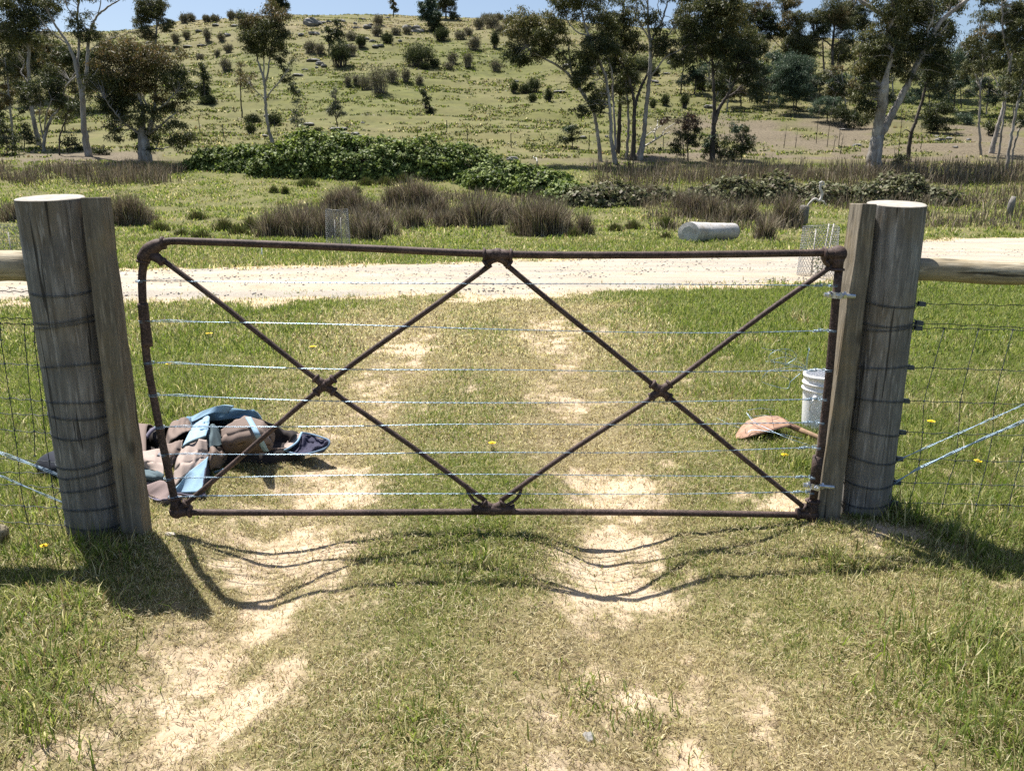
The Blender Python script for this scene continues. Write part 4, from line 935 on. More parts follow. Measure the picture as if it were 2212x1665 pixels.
tree('gum_tree', 'white forked gum with bare open limbs near the left edge of the hill', 'tree', (735, 1300), [[(738, 1300, 32), (705, 1100, 24), (692, 950, 21), (685, 800, 21), (655, 650, 17), (610, 480, 14), (560, 360, 11), (470, 230, 9), (405, 110, 7), (370, 10, 6), (330, -120, 4)], [(684, 770, 17), (715, 640, 14), (728, 480, 13), (735, 330, 12), (765, 220, 10), (800, 140, 8), (870, 80, 7), (960, 20, 5), (1030, -20, 3)], [(652, 640, 11), (650, 480, 10), (655, 330, 10), (645, 150, 8), (655, 0, 7), (640, -140, 5)], [(712, 690, 8), (760, 650, 7), (800, 600, 6), (835, 540, 5), (848, 490, 3)], [(740, 430, 6), (850, 350, 4), (1000, 300, 3), (1120, 260, 2)], [(800, 150, 5), (830, 60, 4), (840, -40, 3)], [(560, 370, 6), (420, 260, 5), (330, 150, 3)], [(650, 620, 6), (560, 700, 5), (540, 750, 3)], [(640, 180, 5), (560, 60, 4), (545, -20, 3)]],
     [(650, 110, 90, 70, OLIVE, .55), (690, 250, 100, 85, DARKG), (620, 190, 60, 70, OLIVE, .7), (790, 270, 70, 60, OLIVE, .7), (500, 20, 60, 60), (400, 20, 70, 50), (600, -110, 220, 90), (900, -70, 160, 60), (860, 300, 110, 50, OLIVE, .4), (390, 300, 90, 60, OLIVE, .6)], group=GT, conv=zA, dens=.85)
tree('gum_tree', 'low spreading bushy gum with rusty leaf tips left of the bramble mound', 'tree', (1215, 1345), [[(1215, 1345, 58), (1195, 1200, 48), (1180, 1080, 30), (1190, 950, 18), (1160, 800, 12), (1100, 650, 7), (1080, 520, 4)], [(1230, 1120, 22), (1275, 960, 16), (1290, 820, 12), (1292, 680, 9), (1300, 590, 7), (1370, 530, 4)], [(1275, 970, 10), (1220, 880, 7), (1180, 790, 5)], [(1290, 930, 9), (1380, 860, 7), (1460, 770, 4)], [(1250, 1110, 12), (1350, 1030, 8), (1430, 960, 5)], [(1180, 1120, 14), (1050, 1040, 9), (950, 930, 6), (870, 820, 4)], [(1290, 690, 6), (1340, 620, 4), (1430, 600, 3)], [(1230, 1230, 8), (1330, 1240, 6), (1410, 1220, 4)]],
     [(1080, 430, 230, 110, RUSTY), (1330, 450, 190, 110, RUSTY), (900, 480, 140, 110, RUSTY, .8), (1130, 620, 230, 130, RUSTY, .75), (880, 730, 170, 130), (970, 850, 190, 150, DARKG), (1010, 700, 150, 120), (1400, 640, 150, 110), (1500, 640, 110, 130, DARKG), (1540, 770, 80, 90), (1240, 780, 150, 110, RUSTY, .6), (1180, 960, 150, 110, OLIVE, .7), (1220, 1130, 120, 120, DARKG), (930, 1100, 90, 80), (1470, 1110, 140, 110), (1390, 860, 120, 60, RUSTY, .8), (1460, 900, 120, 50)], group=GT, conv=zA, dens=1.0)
tree('sapling', 'dark leafy gum sapling with thin orange stems between the two white gums', 'tree', (365, 1260), [[(365, 1260, 14), (375, 1120, 12), (430, 980, 11), (490, 910, 9), (540, 740, 6), (630, 600, 4)], [(360, 1150, 6), (330, 1000, 5), (340, 850, 4)], [(370, 1100, 6), (385, 950, 5), (430, 830, 4)]],
     [(390, 690, 140, 110, DARKG), (500, 800, 90, 90, DARKG), (300, 800, 70, 90), (560, 900, 100, 70), (210, 790, 80, 110), (420, 590, 90, 60)], conv=zA, group=GT)
tree('sapling', 'thin crooked sapling under the white forked gum', 'tree', (495, 1290), [[(495, 1290, 7), (500, 1130, 6), (540, 1010, 5), (560, 940, 3)]], [(520, 970, 60, 60), (610, 900, 70, 50, DARKG)], conv=zA, bark=M_dbark)
tree('sapling', 'slender dark stemmed gum at the very left edge', 'tree', (120, 1230), [[(120, 1230, 12), (95, 1000, 9), (75, 800, 7), (55, 600, 5), (40, 480, 4)]], [(60, 700, 80, 80, RUSTY), (40, 560, 70, 90), (60, 820, 70, 60, RUSTY)], conv=zA, group=GT)
tree('gum_tree', 'gum standing alone on the skyline at the upper left', 'tree', (1292, 385), [[(1292, 385, 10), (1298, 270, 8), (1300, 180, 6), (1250, 60, 4)], [(1300, 240, 5), (1340, 120, 4), (1390, 60, 3)]], [(1220, 50, 110, 80), (1280, 130, 90, 60), (1390, 190, 70, 60), (1170, 180, 80, 50), (1330, 40, 70, 70), (1190, 260, 90, 40, OLIVE, .6), (1230, 300, 90, 40, RUSTY, .6)], conv=zA, leaf=(.32, .09))
tree('gum_tree', 'slender gum with a high leafy crown alone on the lower slope', 'tree', (222, 1195), [[(225, 1195, 17), (195, 1100, 13), (175, 990, 12), (165, 850, 12), (158, 740, 11), (145, 640, 10), (110, 540, 8), (80, 430, 6), (40, 320, 4)], [(155, 700, 8), (185, 600, 7), (200, 480, 6), (225, 330, 5), (230, 200, 4), (200, 80, 3)], [(165, 830, 7), (220, 750, 6), (290, 670, 5), (350, 580, 3)], [(150, 650, 6), (150, 480, 5), (130, 300, 4), (150, 160, 3)], [(160, 830, 5), (110, 780, 4), (30, 700, 3)]],
     [(110, 170, 130, 110, RUSTY), (230, 140, 120, 100, RUSTY, .9), (60, 330, 120, 90), (200, 300, 150, 110), (300, 270, 80, 100, DARKG), (130, 420, 150, 60, OLIVE, .7), (250, 420, 80, 60), (330, 520, 70, 90, DARKG), (330, 620, 60, 60, DARKG), (-10, 200, 70, 110, OLIVE, .8), (30, 640, 70, 60, RUSTY, .5)], group=GT, conv=zB, dens=.95)
tree('sapling', 'sparse thin sapling just left of the slender gum on the slope', 'tree', (2015, 985), [[(2015, 985, 6), (2002, 850, 5), (1998, 700, 4), (1995, 560, 3)]], [(1995, 560, 45, 60, RUSTY, .6), (2010, 660, 60, 60, RUSTY, .6), (2060, 720, 50, 40, RUSTY, .5)], conv=zA, bark=M_dbark, leaf=(.24, .06))
tree('conifer', 'small dark conical tree on the slope right of the bushy gum', 'tree', (1695, 850), [[(1695, 850, 10), (1695, 700, 7), (1680, 560, 3)]], [(1680, 560, 35, 50, DARKG), (1690, 650, 55, 55, DARKG), (1700, 740, 70, 60, DARKG), (1720, 800, 60, 40, DARKG), (1640, 720, 40, 50, DARKG)], conv=zA, leaf=(.24, .07), dens=1.2, bark=M_dbark)
tree('pine_tree', 'top of a dark pine behind the crest of the hill', 'tree', (270, 140), [[(270, 140, 9), (265, 0, 7), (262, -160, 3)]], [(270, 70, 90, 35, DARKG), (265, 20, 80, 35, DARKG), (262, -40, 60, 40, DARKG), (330, 50, 40, 25, DARKG), (210, 40, 40, 25, DARKG), (262, -110, 40, 40, DARKG)], conv=zB, leaf=(.5, .08), droop=.2, dens=1.5, bark=M_dbark)
tree('shrub_tree', 'tiny reddish tree standing up on the middle of the skyline', 'tree', (1227, 142), [[(1227, 142, 5), (1225, 60, 3), (1225, 0, 2)]], [(1222, 30, 28, 35, RUSTY), (1232, 75, 34, 30), (1222, 5, 20, 20)], conv=zB, leaf=(.4, .12), bark=M_dbark)
tree('shrub_tree', 'dark green leafy tree, lower and wider of the pair near the middle skyline', 'tree', (1545, 262), [[(1545, 262, 8), (1535, 170, 6), (1530, 60, 3)]], [(1510, 60, 70, 70, BLUEG), (1560, 130, 70, 60, BLUEG), (1490, 130, 60, 50, BLUEG), (1590, 230, 60, 60, DARKG), (1630, 300, 50, 40, DARKG), (1540, 20, 50, 50, BLUEG), (1560, 190, 60, 60)], conv=zB, leaf=(.36, .11), dens=1.2, bark=M_dbark)
tree('shrub_tree', 'open crowned tree, upright one of the pair near the middle skyline', 'tree', (1662, 158), [[(1662, 158, 8), (1662, 70, 6), (1660, -20, 4), (1655, -100, 3)]], [(1650, 10, 80, 50), (1700, -10, 60, 50), (1620, 60, 50, 40), (1710, 60, 50, 30, OLIVE, .6), (1660, -80, 70, 50), (1720, 140, 50, 40)], conv=zB, leaf=(.36, .1), bark=M_dbark)
tree('shrub_tree', 'round dark tree with a short bare stem high on the slope', 'tree', (692, 440), [[(692, 440, 6), (692, 370, 5), (690, 290, 4)], [(692, 380, 4), (740, 320, 3), (765, 260, 3)]], [(685, 260, 48, 50, DARKG), (690, 320, 55, 40, DARKG), (765, 260, 48, 60, DARKG), (780, 330, 36, 45, DARKG), (750, 180, 30, 35, DARKG)], conv=zB, leaf=(.32, .1), dens=1.3, bark=M_dbark)
tree('shrub_tree', 'dead looking leaning dark shrub in the middle of the pasture slope', 'tree', (1540, 945), [[(1540, 945, 8), (1515, 850, 6), (1475, 740, 4)]], [(1470, 770, 26, 32, DARKG), (1495, 830, 34, 42, DARKG), (1520, 890, 34, 42, np.array([[.03, .025, .022], [.06, .05, .04]])), (1540, 920, 30, 26, DARKG)], conv=zB, leaf=(.22, .07), dens=1.4, bark=M_dbark)
tree('shrub_tree', 'small round grey green tree beside flat rocks above the bramble mound', 'tree', (765, 1062), [[(765, 1062, 5), (745, 980, 4), (720, 910, 3)], [(750, 1000, 4), (780, 930, 3)], [(745, 960, 3), (748, 850, 3), (745, 740, 2)]], [(735, 900, 65, 40, GREYG), (780, 930, 50, 40, GREYG), (700, 920, 40, 30, GREYG), (745, 770, 34, 45, GREYG), (750, 860, 40, 30, GREYG)], conv=zB, leaf=(.2, .05), dens=.9, bark=M_dbark)
tree('sapling', 'pale feathery sapling right of the slender gum, near the bramble top', 'tree', (435, 1112), [[(435, 1112, 4), (425, 1000, 3), (415, 900, 2)]], [(420, 920, 55, 50, GREYG, .5), (430, 1000, 60, 50, GREYG, .5), (400, 980, 40, 50, GREYG, .5)], conv=zB, leaf=(.2, .045), bark=M_dbark)
tree('sapling', 'little dark sapling directly right of the slender gum trunk', 'tree', (383, 838), [[(383, 838, 4), (400, 770, 3), (390, 680, 2)]], [(390, 700, 34, 36, DARKG), (420, 770, 36, 26, DARKG), (375, 740, 26, 26)], conv=zB, leaf=(.24, .07), bark=M_dbark)
CT = 'trunks of the tall gum clump right of the middle'
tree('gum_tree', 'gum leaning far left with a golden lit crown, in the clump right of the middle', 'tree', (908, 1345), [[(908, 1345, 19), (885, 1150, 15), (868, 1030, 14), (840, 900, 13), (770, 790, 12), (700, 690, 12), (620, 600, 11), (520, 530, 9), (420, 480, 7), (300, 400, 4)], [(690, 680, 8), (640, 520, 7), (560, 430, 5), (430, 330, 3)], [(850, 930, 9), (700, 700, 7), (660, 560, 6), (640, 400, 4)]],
     [(250, 170, 140, 100, GOLD_LIT), (170, 290, 80, 100, GOLD_LIT), (330, 250, 150, 110, GOLD_LIT), (180, 430, 90, 90, DARKG), (300, 430, 130, 90), (430, 300, 130, 110), (450, 170, 110, 80, GOLD_LIT, .9), (400, 420, 120, 70), (540, 380, 120, 100), (560, 230, 90, 90), (240, 500, 80, 40, DARKG), (620, 470, 80, 80, OLIVE, .6)], group=CT, conv=zC, dens=1.05)
tree('gum_tree', 'gum with a long dark limb arching up left, in the clump right of the middle', 'tree', (1020, 1365), [[(1035, 1365, 24), (1000, 1200, 16), (990, 1000, 14), (975, 850, 13), (950, 650, 12), (880, 480, 11), (820, 340, 10), (780, 220, 9), (740, 80, 8), (700, -60, 6)], [(1030, 1250, 10), (1020, 1000, 9), (1010, 800, 8), (1000, 600, 6), (940, 400, 5)], [(800, 300, 7), (700, 260, 5), (620, 160, 4)], [(960, 700, 6), (900, 640, 4), (860, 560, 3)]],
     [(870, 60, 150, 110), (700, 60, 130, 90, OLIVE, .7), (600, 40, 110, 90), (900, 230, 150, 120), (800, 420, 120, 110), (900, 400, 140, 120, DARKG), (730, 540, 110, 110, DARKG), (820, 620, 110, 100), (760, 690, 90, 70, DARKG), (870, 800, 100, 90), (850, 900, 80, 60, DARKG), (740, 920, 90, 50, DARKG), (700, -80, 220, 100)], group=CT, conv=zC, dens=1.05)
tree('gum_tree', 'straight nearly black gum trunk in the centre of the clump right of the middle', 'tree', (1050, 1285), [[(1050, 1285, 20), (1062, 1050, 17), (1070, 850, 14), (1078, 600, 12), (1085, 300, 9), (1090, 60, 6), (1110, -60, 4)], [(1078, 560, 6), (1180, 460, 5), (1260, 350, 3)]],
     [(1080, 260, 140, 120), (1160, 170, 120, 110, GOLD_LIT, .8), (1000, 130, 140, 120), (1050, 430, 120, 110, DARKG), (1180, 380, 100, 90), (1000, 560, 110, 100, DARKG), (1090, 700, 90, 90), (1010, 760, 110, 80), (1050, -20, 150, 60, OLIVE, .7)], bark=M_dbark, group=CT, conv=zC, dens=1.0)
tree('gum_tree', 'thin straight gum stem just right of the black trunk in the middle clump', 'tree', (1122, 1325), [[(1122, 1325, 13), (1135, 1100, 11), (1132, 900, 9), (1120, 700, 7), (1100, 560, 5)]], [(1120, 600, 90, 90), (1150, 720, 70, 60), (1100, 840, 60, 50, OLIVE, .7)], group=CT, conv=zC)
tree('gum_tree', 'gum with a dark foot forking into two pale limbs, in the middle clump', 'tree', (1172, 1335), [[(1172, 1335, 26), (1182, 1150, 18), (1188, 950, 16), (1188, 880, 14), (1165, 740, 11), (1130, 620, 10), (1090, 540, 8), (1030, 480, 5)], [(1190, 900, 13), (1215, 800, 12), (1260, 690, 11), (1290, 620, 9), (1340, 470, 7), (1380, 350, 5), (1420, 200, 4)]],
     [(1000, 420, 90, 90), (1120, 500, 80, 70), (1400, 300, 80, 80), (1450, 390, 100, 90, DARKG), (1530, 480, 60, 70, DARKG), (1370, 170, 80, 70)], bark=M_dbark, group=CT, conv=zC)
tree('gum_tree', 'tallest pale smooth gum with bare spreading top limbs, right side of the middle clump', 'tree', (1225, 1330), [[(1225, 1330, 34), (1262, 1150, 20), (1275, 1000, 18), (1292, 850, 17), (1310, 650, 17), (1322, 450, 15), (1320, 340, 13), (1300, 200, 10), (1298, 60, 8), (1300, -120, 6)], [(1322, 350, 10), (1370, 260, 9), (1420, 170, 8), (1450, 60, 6), (1490, -40, 4)], [(1322, 640, 8), (1380, 560, 7), (1460, 470, 6), (1560, 420, 5), (1650, 350, 5), (1720, 200, 3)], [(1315, 330, 6), (1230, 180, 5), (1200, 0, 4)], [(1360, 480, 5), (1450, 320, 5), (1530, 220, 4), (1570, 110, 3)], [(1290, 200, 5), (1260, 60, 4), (1210, -40, 3)], [(1420, 170, 4), (1380, 60, 3), (1400, -40, 3)]],
     [(1250, 100, 90, 70, OLIVE, .5), (1170, 0, 100, 60, OLIVE, .6), (1450, -60, 150, 60, OLIVE, .6), (1360, 420, 60, 60, OLIVE, .6), (1540, 200, 90, 70, OLIVE, .5), (1280, -120, 200, 80)], group=CT, conv=zC, dens=.85)
RT = 'gum trees at the foot of the wooded right slope'
tree('gum_tree', 'forked gum with a broad dense crown right of the middle clump', 'tree', (1838, 1345), [[(1835, 1345, 24), (1838, 1150, 22), (1845, 1020, 18), (1848, 820, 13), (1842, 620, 11), (1835, 450, 9), (1830, 280, 7), (1800, 150, 4)], [(1845, 1040, 20), (1895, 900, 15), (1935, 830, 13), (1990, 740, 10), (2025, 670, 7), (2050, 540, 5)], [(1930, 830, 11), (2010, 780, 9), (2080, 710, 7), (2140, 630, 5), (2190, 540, 4)], [(1850, 560, 6), (1750, 480, 5), (1690, 380, 3)], [(1840, 620, 6), (1900, 480, 5), (1930, 350, 4)]],
     [(1660, 120, 140, 110), (1720, 260, 120, 110, DARKG), (1860, 120, 150, 120), (1900, 280, 150, 120), (2030, 180, 140, 120, GOLD_LIT, .7), (2100, 330, 130, 120), (1980, 420, 140, 110, DARKG), (1800, 400, 110, 90), (2090, 480, 110, 90, DARKG), (2170, 600, 90, 110, DARKG), (2050, 600, 90, 80), (1950, 560, 110, 70, OLIVE, .6), (1700, 0, 200, 90), (1950, -20, 200, 90), (2180, 760, 90, 90, DARKG), (1690, 440, 80, 60, OLIVE, .5)], group=RT, conv=zC, dens=1.1, bark=M_dbark)
tree('gum_tree', 'dark gum forking low on the upper right slope', 'tree', (608, 812), [[(605, 812, 20), (612, 700, 16), (622, 560, 12), (620, 400, 10), (635, 270, 9), (645, 120, 6), (680, -40, 4)], [(600, 720, 11), (560, 620, 9), (545, 500, 7), (540, 330, 5)], [(625, 640, 6), (660, 560, 5), (670, 460, 4)], [(630, 400, 6), (560, 340, 5), (470, 295, 4)]],
     [(560, 160, 110, 90), (660, 150, 90, 90, RUSTY, .8), (540, 260, 90, 70, DARKG), (480, 160, 80, 80), (720, 250, 80, 80, OLIVE, .6), (640, 40, 110, 70, OLIVE, .6), (760, 160, 70, 70, OLIVE, .5), (430, 380, 90, 90, OLIVE, .6), (730, 400, 60, 90, OLIVE, .4)], group=RT, conv=zD, bark=M_dbark)
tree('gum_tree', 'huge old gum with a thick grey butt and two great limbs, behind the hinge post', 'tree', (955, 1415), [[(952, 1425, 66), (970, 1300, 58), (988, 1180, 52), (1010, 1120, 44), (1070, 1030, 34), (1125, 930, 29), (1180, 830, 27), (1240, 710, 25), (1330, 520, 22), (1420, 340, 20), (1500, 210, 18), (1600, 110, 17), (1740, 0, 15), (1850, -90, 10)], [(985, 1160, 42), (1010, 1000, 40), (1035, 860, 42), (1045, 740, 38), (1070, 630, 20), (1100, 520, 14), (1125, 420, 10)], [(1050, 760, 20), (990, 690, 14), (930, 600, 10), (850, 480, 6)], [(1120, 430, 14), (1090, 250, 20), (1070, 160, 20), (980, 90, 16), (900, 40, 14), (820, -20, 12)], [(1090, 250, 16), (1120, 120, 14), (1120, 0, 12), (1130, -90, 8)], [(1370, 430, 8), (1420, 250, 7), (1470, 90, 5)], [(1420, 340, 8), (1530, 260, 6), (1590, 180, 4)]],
     [(1010, 270, 130, 110, GOLD_LIT, .8), (900, 340, 110, 90), (1020, 420, 150, 110), (870, 480, 110, 90, GOLD_LIT, .7), (990, 560, 140, 110), (870, 620, 100, 90, DARKG), (1130, 330, 120, 120), (1250, 200, 150, 130), (1300, 360, 130, 120, DARKG), (1180, 520, 120, 120), (1290, 120, 140, 110), (1450, 420, 130, 130, DARKG), (1530, 300, 110, 120), (1480, 560, 110, 90, DARKG), (900, 760, 90, 70), (890, 850, 80, 70, DARKG), (1080, 60, 130, 80), (1400, 40, 160, 90), (1600, 20, 150, 90), (950, 950, 100, 80, OLIVE, .7), (820, 780, 60, 70), (1200, -60, 250, 80), (1230, 640, 70, 60, OLIVE, .6)], group=RT, conv=zD, dens=1.1)
tree('gum_tree', 'slim black trunk leaning right just behind the huge old gum', 'tree', (1250, 1342), [[(1248, 1342, 19), (1262, 1180, 15), (1285, 1080, 14), (1315, 1000, 13), (1350, 890, 12), (1378, 780, 11), (1410, 660, 9), (1430, 560, 6), (1470, 440, 4)], [(1270, 1100, 5), (1230, 1080, 4), (1200, 1100, 3)]],
     [(1450, 560, 120, 100, DARKG), (1530, 480, 90, 110, DARKG), (1480, 690, 100, 60, DARKG), (1420, 440, 90, 80), (1570, 600, 60, 60)], bark=M_dbark, group=RT, conv=zD)
tree('gum_tree', 'slim upright gum with a sparse hazy crown between the old gum and right edge', 'tree', (1858, 1292), [[(1858, 1292, 11), (1842, 1100, 9), (1845, 900, 8), (1850, 750, 7), (1835, 680, 6), (1800, 620, 4), (1770, 590, 3)], [(1850, 740, 5), (1870, 560, 4), (1860, 400, 3), (1850, 200, 2)]],
     [(1760, 540, 80, 60), (1860, 560, 110, 70), (1930, 480, 80, 60, OLIVE, .7), (1840, 400, 110, 80, OLIVE, .5), (1870, 270, 100, 90, RUSTY, .5), (1780, 320, 80, 80, OLIVE, .4), (1850, 150, 90, 80, OLIVE, .4), (1700, 620, 50, 40)], group=RT, conv=zD, leaf=(.22, .05))
tree('gum_tree', 'tall gum near the right edge with several leaning stems, largest of that group', 'tree', (1945, 1275), [[(1935, 1285, 24), (1975, 1130, 17), (2010, 1000, 15), (2050, 860, 14), (2080, 700, 12), (2095, 540, 11), (2080, 430, 9), (2045, 320, 8), (2030, 180, 7), (2032, 20, 6), (2030, -90, 4)], [(2095, 500, 9), (2150, 380, 7), (2200, 240, 5)], [(2060, 800, 6), (1990, 690, 5), (1930, 580, 3)]],
     [(2160, 260, 90, 130), (2180, 420, 80, 110), (2130, 130, 90, 90), (2080, 30, 120, 70), (2220, 100, 90, 120, GOLD_LIT, .8), (2160, 560, 80, 80, DARKG), (1940, -20, 130, 60), (2240, 330, 90, 150), (2090, 620, 60, 60)], group=RT, conv=zD)
tree('gum_tree', 'thin leaning stem, second in the group at the right edge', 'tree', (1988, 1352), [[(1985, 1352, 11), (2010, 1200, 9), (2035, 1020, 8), (2060, 860, 6), (2100, 700, 4)]], [(2100, 700, 70, 70), (2130, 800, 70, 60, DARKG)], group=RT, conv=zD)
tree('gum_tree', 'pale leaning stem rising from the dead grass at the right edge', 'tree', (2065, 1450), [[(2062, 1450, 15), (2090, 1250, 12), (2120, 1050, 11), (2160, 860, 10), (2195, 720, 8), (2240, 560, 5)]], [(2230, 640, 80, 90), (2180, 780, 60, 60), (2260, 480, 100, 100)], group=RT, conv=zD)
tree('gum_tree', 'thinnest leaning stem closest to the right edge of the photo', 'tree', (2100, 1400), [[(2100, 1400, 9), (2130, 1220, 8), (2175, 1080, 7), (2230, 950, 5)]], [(2240, 900, 90, 70), (2200, 1000, 60, 60, DARKG)], group=RT, conv=zD)
tree('sapling', 'dark acacia sapling at the foot of the leaning golden lit gum', 'tree', (668, 1240), [[(668, 1240, 5), (670, 1160, 4), (650, 1060, 3)]], [(640, 1060, 60, 50, BLUEG), (690, 1100, 70, 50, DARKG), (600, 1150, 60, 40, DARKG), (650, 1160, 60, 30, DARKG)], conv=zC, bark=M_dbark, leaf=(.17, .05))
tree('sapling', 'rusty topped sapling right of the dead white branch', 'tree', (1632, 1345), [[(1632, 1345, 6), (1630, 1200, 5), (1640, 1060, 4)], [(1600, 1330, 4), (1590, 1200, 3), (1570, 1120, 2)]], [(1640, 1000, 100, 80, np.array([[.10, .06, .045], [.14, .09, .065], [.06, .05, .03]])), (1660, 1080, 90, 70, DARKG), (1570, 1110, 70, 70), (1540, 1230, 70, 60, DARKG), (1690, 1160, 60, 60, DARKG), (1440, 990, 60, 45, np.array([[.10, .06, .045], [.13, .085, .06]]), .6)], conv=zC, bark=M_dbark)
tree('bush', 'dark bush wrapped round the foot of the broad forked gum', 'bush', (1900, 1340), [[(1900, 1340, 6), (1890, 1230, 4)]], [(1880, 1180, 110, 80, DARKG), (1830, 1270, 80, 60, DARKG), (1960, 1270, 80, 60, DARKG), (1800, 1160, 50, 60, BLUEG)], conv=zC, bark=M_dbark, dens=1.1)
tree('bush', 'dark upright bush right of the broad forked gum', 'bush', (2075, 1330), [[(2075, 1330, 6), (2080, 1200, 4)]], [(2070, 1110, 80, 70, DARKG), (2120, 1200, 80, 80, DARKG), (2040, 1240, 70, 70, DARKG), (2030, 1060, 40, 60, BLUEG)], conv=zC, bark=M_dbark, dens=1.1)
for k, (bx, by, cl, lb) in enumerate([(300, 960, [(290, 560, 150, 120), (220, 640, 130, 110), (330, 700, 130, 110), (250, 780, 110, 80)], 'grey green wattle thicket filling the slope left of the upper right gum'),
     (400, 830, [(400, 600, 90, 120), (440, 700, 80, 80), (380, 770, 80, 60)], 'wattle bush under the upper right gum'), (580, 1010, [(570, 880, 110, 70), (620, 830, 80, 60), (500, 930, 80, 50)], 'wattle bush on the bare bank left of the old gum'),
     (800, 1070, [(760, 960, 110, 80), (830, 1000, 90, 60), (700, 900, 80, 60)], 'dark wattle leaning into the old gum from the left'), (1490, 1110, [(1480, 930, 120, 100), (1540, 1020, 100, 70), (1420, 1020, 90, 80), (1560, 900, 70, 60)], 'dark dense bush right of the slim black trunk'),
     (1740, 1040, [(1720, 960, 70, 50), (1780, 990, 60, 40)], 'low green bush near the slim upright gum'), (40, 840, [(20, 640, 80, 90), (40, 740, 70, 70)], 'dark bush between the broad forked gum and the wattle thicket'), (1690, 900, [(1660, 500, 70, 100), (1640, 620, 70, 80)], 'pale green wattle on the far right slope'),
     (1160, 1420, [(1180, 1310, 50, 50), (1150, 1370, 40, 40)], 'small dark sapling beside the butt of the old gum'), (1920, 1130, [(1930, 1040, 50, 60), (1960, 1090, 50, 40)], 'dark bush at the foot of the right edge gums')]):
    tree('wattle_bush', lb, 'bush', (bx, by), [[(bx, by, 5), (bx - 4, by - 90, 4), (cl[0][0], cl[0][1], 2)]], [(*c, DARKG if 'dark' in lb else BLUEG) for c in cl], conv=zD, bark=M_dbark, leaf=(.2, .06), dens=.9, group='wattle bushes on the wooded right slope')
for k, (bx, by, cl, lb) in enumerate([(60, 1290, [(60, 1160, 110, 90), (20, 1060, 70, 70)], 'dark bush at the foot of the left edge stems'), (200, 1240, [(190, 1100, 70, 70), (260, 1160, 60, 50)], 'dark bush between the left edge stems and pale gum'), (560, 1260, [(560, 1180, 80, 50), (640, 1230, 60, 40)], 'low dark bush left of the white forked gum'), (860, 1290, [(820, 1240, 60, 40), (880, 1250, 50, 30)], 'low twiggy bush right of the white forked gum')]):
    tree('wattle_bush', lb, 'bush', (bx, by), [[(bx, by, 5), (bx, by - 90, 3)]], [(*c, DARKG) for c in cl], conv=zA, bark=M_dbark, leaf=(.2, .06), dens=.8, group='bushes under the left gums')

# thinner trees standing further back
def ordn(n, side='left'):
    w = ['first', 'second', 'third', 'fourth', 'fifth', 'sixth', 'seventh', 'eighth', 'ninth', 'tenth', 'eleventh', 'twelfth', 'thirteenth', 'fourteenth', 'fifteenth', 'sixteenth', 'seventeenth', 'eighteenth', 'nineteenth', 'twentieth']
    return ['leftmost'] + [w[i] + ' from left' for i in range(1, n - 1)] + ['rightmost']
zI = lambda x, y: (x, y)
def back(items, what, where, group, pals, leaf=(.26, .075), nm='gum_tree', cat='tree'):
    items = sorted(items)
    for (px, py, h, w), od in zip(items, ordn(len(items))):
        q = 1 / .26; lean = random.uniform(-.12, .12) * h
        limbs = [[(px, py, 6), (px + lean * .3, py - h * .3, 5), (px + lean * .6, py - h * .6, 4), (px + lean, py - h, 2)]]
        limbs += [[(px + lean * f, py - h * f, 3.5), (px + lean * f + d * w * .5, py - h * (f + .18), 2.5), (px + lean * f + d * w * .8, py - h * (f + .32), 1.5)] for f, d in ((.3, 1), (.4, -1), (.55, .7), (.6, -.6))]
        cl = []
        for i in range(9):
            f = random.uniform(.38, 1.02); r = w * (.55 if f < .9 else .35); cl.append((px + lean * f + random.uniform(-1, 1) * r, py - h * f, q * w * random.uniform(.28, .46), q * h * random.uniform(.08, .14), random.choice(pals), random.uniform(.6, 1.0)))
        tree(nm, f'{what}, {od} {where}', cat, (px, py), limbs, cl, conv=zI, bark=random.choice([M_dbark, M_bark]), group=group, leaf=leaf, dens=1.0)
back([(1470, 205, 170, 60), (1530, 190, 190, 60), (1605, 185, 190, 70), (1640, 205, 130, 60), (1690, 190, 190, 70), (1740, 205, 170, 60), (1850, 195, 190, 70), (1930, 215, 200, 70), (1990, 205, 190, 60), (2050, 215, 170, 60), (2110, 205, 110, 60), (2170, 225, 200, 60), (1570, 240, 100, 60), (1830, 255, 110, 60)], 'slim background gum', 'on the wooded right slope', 'background gums on the right slope', [OLIVE, DARKG, OLIVE, RUSTY])
back([(1500, 205, 70, 50), (1550, 215, 80, 50), (1600, 230, 90, 60), (1660, 225, 110, 70), (1720, 235, 90, 60), (1770, 225, 70, 50), (1815, 240, 80, 50), (1900, 250, 90, 60), (2010, 250, 100, 70), (2060, 240, 90, 60), (2130, 250, 80, 60), (2190, 260, 90, 60)], 'blue green wattle', 'among the right slope gums', 'wattles among the right slope gums', [BLUEG, BLUEG, GREYG], (.22, .07), 'wattle_bush', 'bush')
back([(15, 230, 170, 70), (60, 215, 130, 70), (120, 225, 130, 80), (165, 240, 130, 70), (225, 235, 140, 60), (25, 290, 110, 70), (140, 285, 80, 70)], 'olive background gum', 'on the slope behind the left gums', 'background gums behind the left gums', [OLIVE, DARKG, RUSTY])
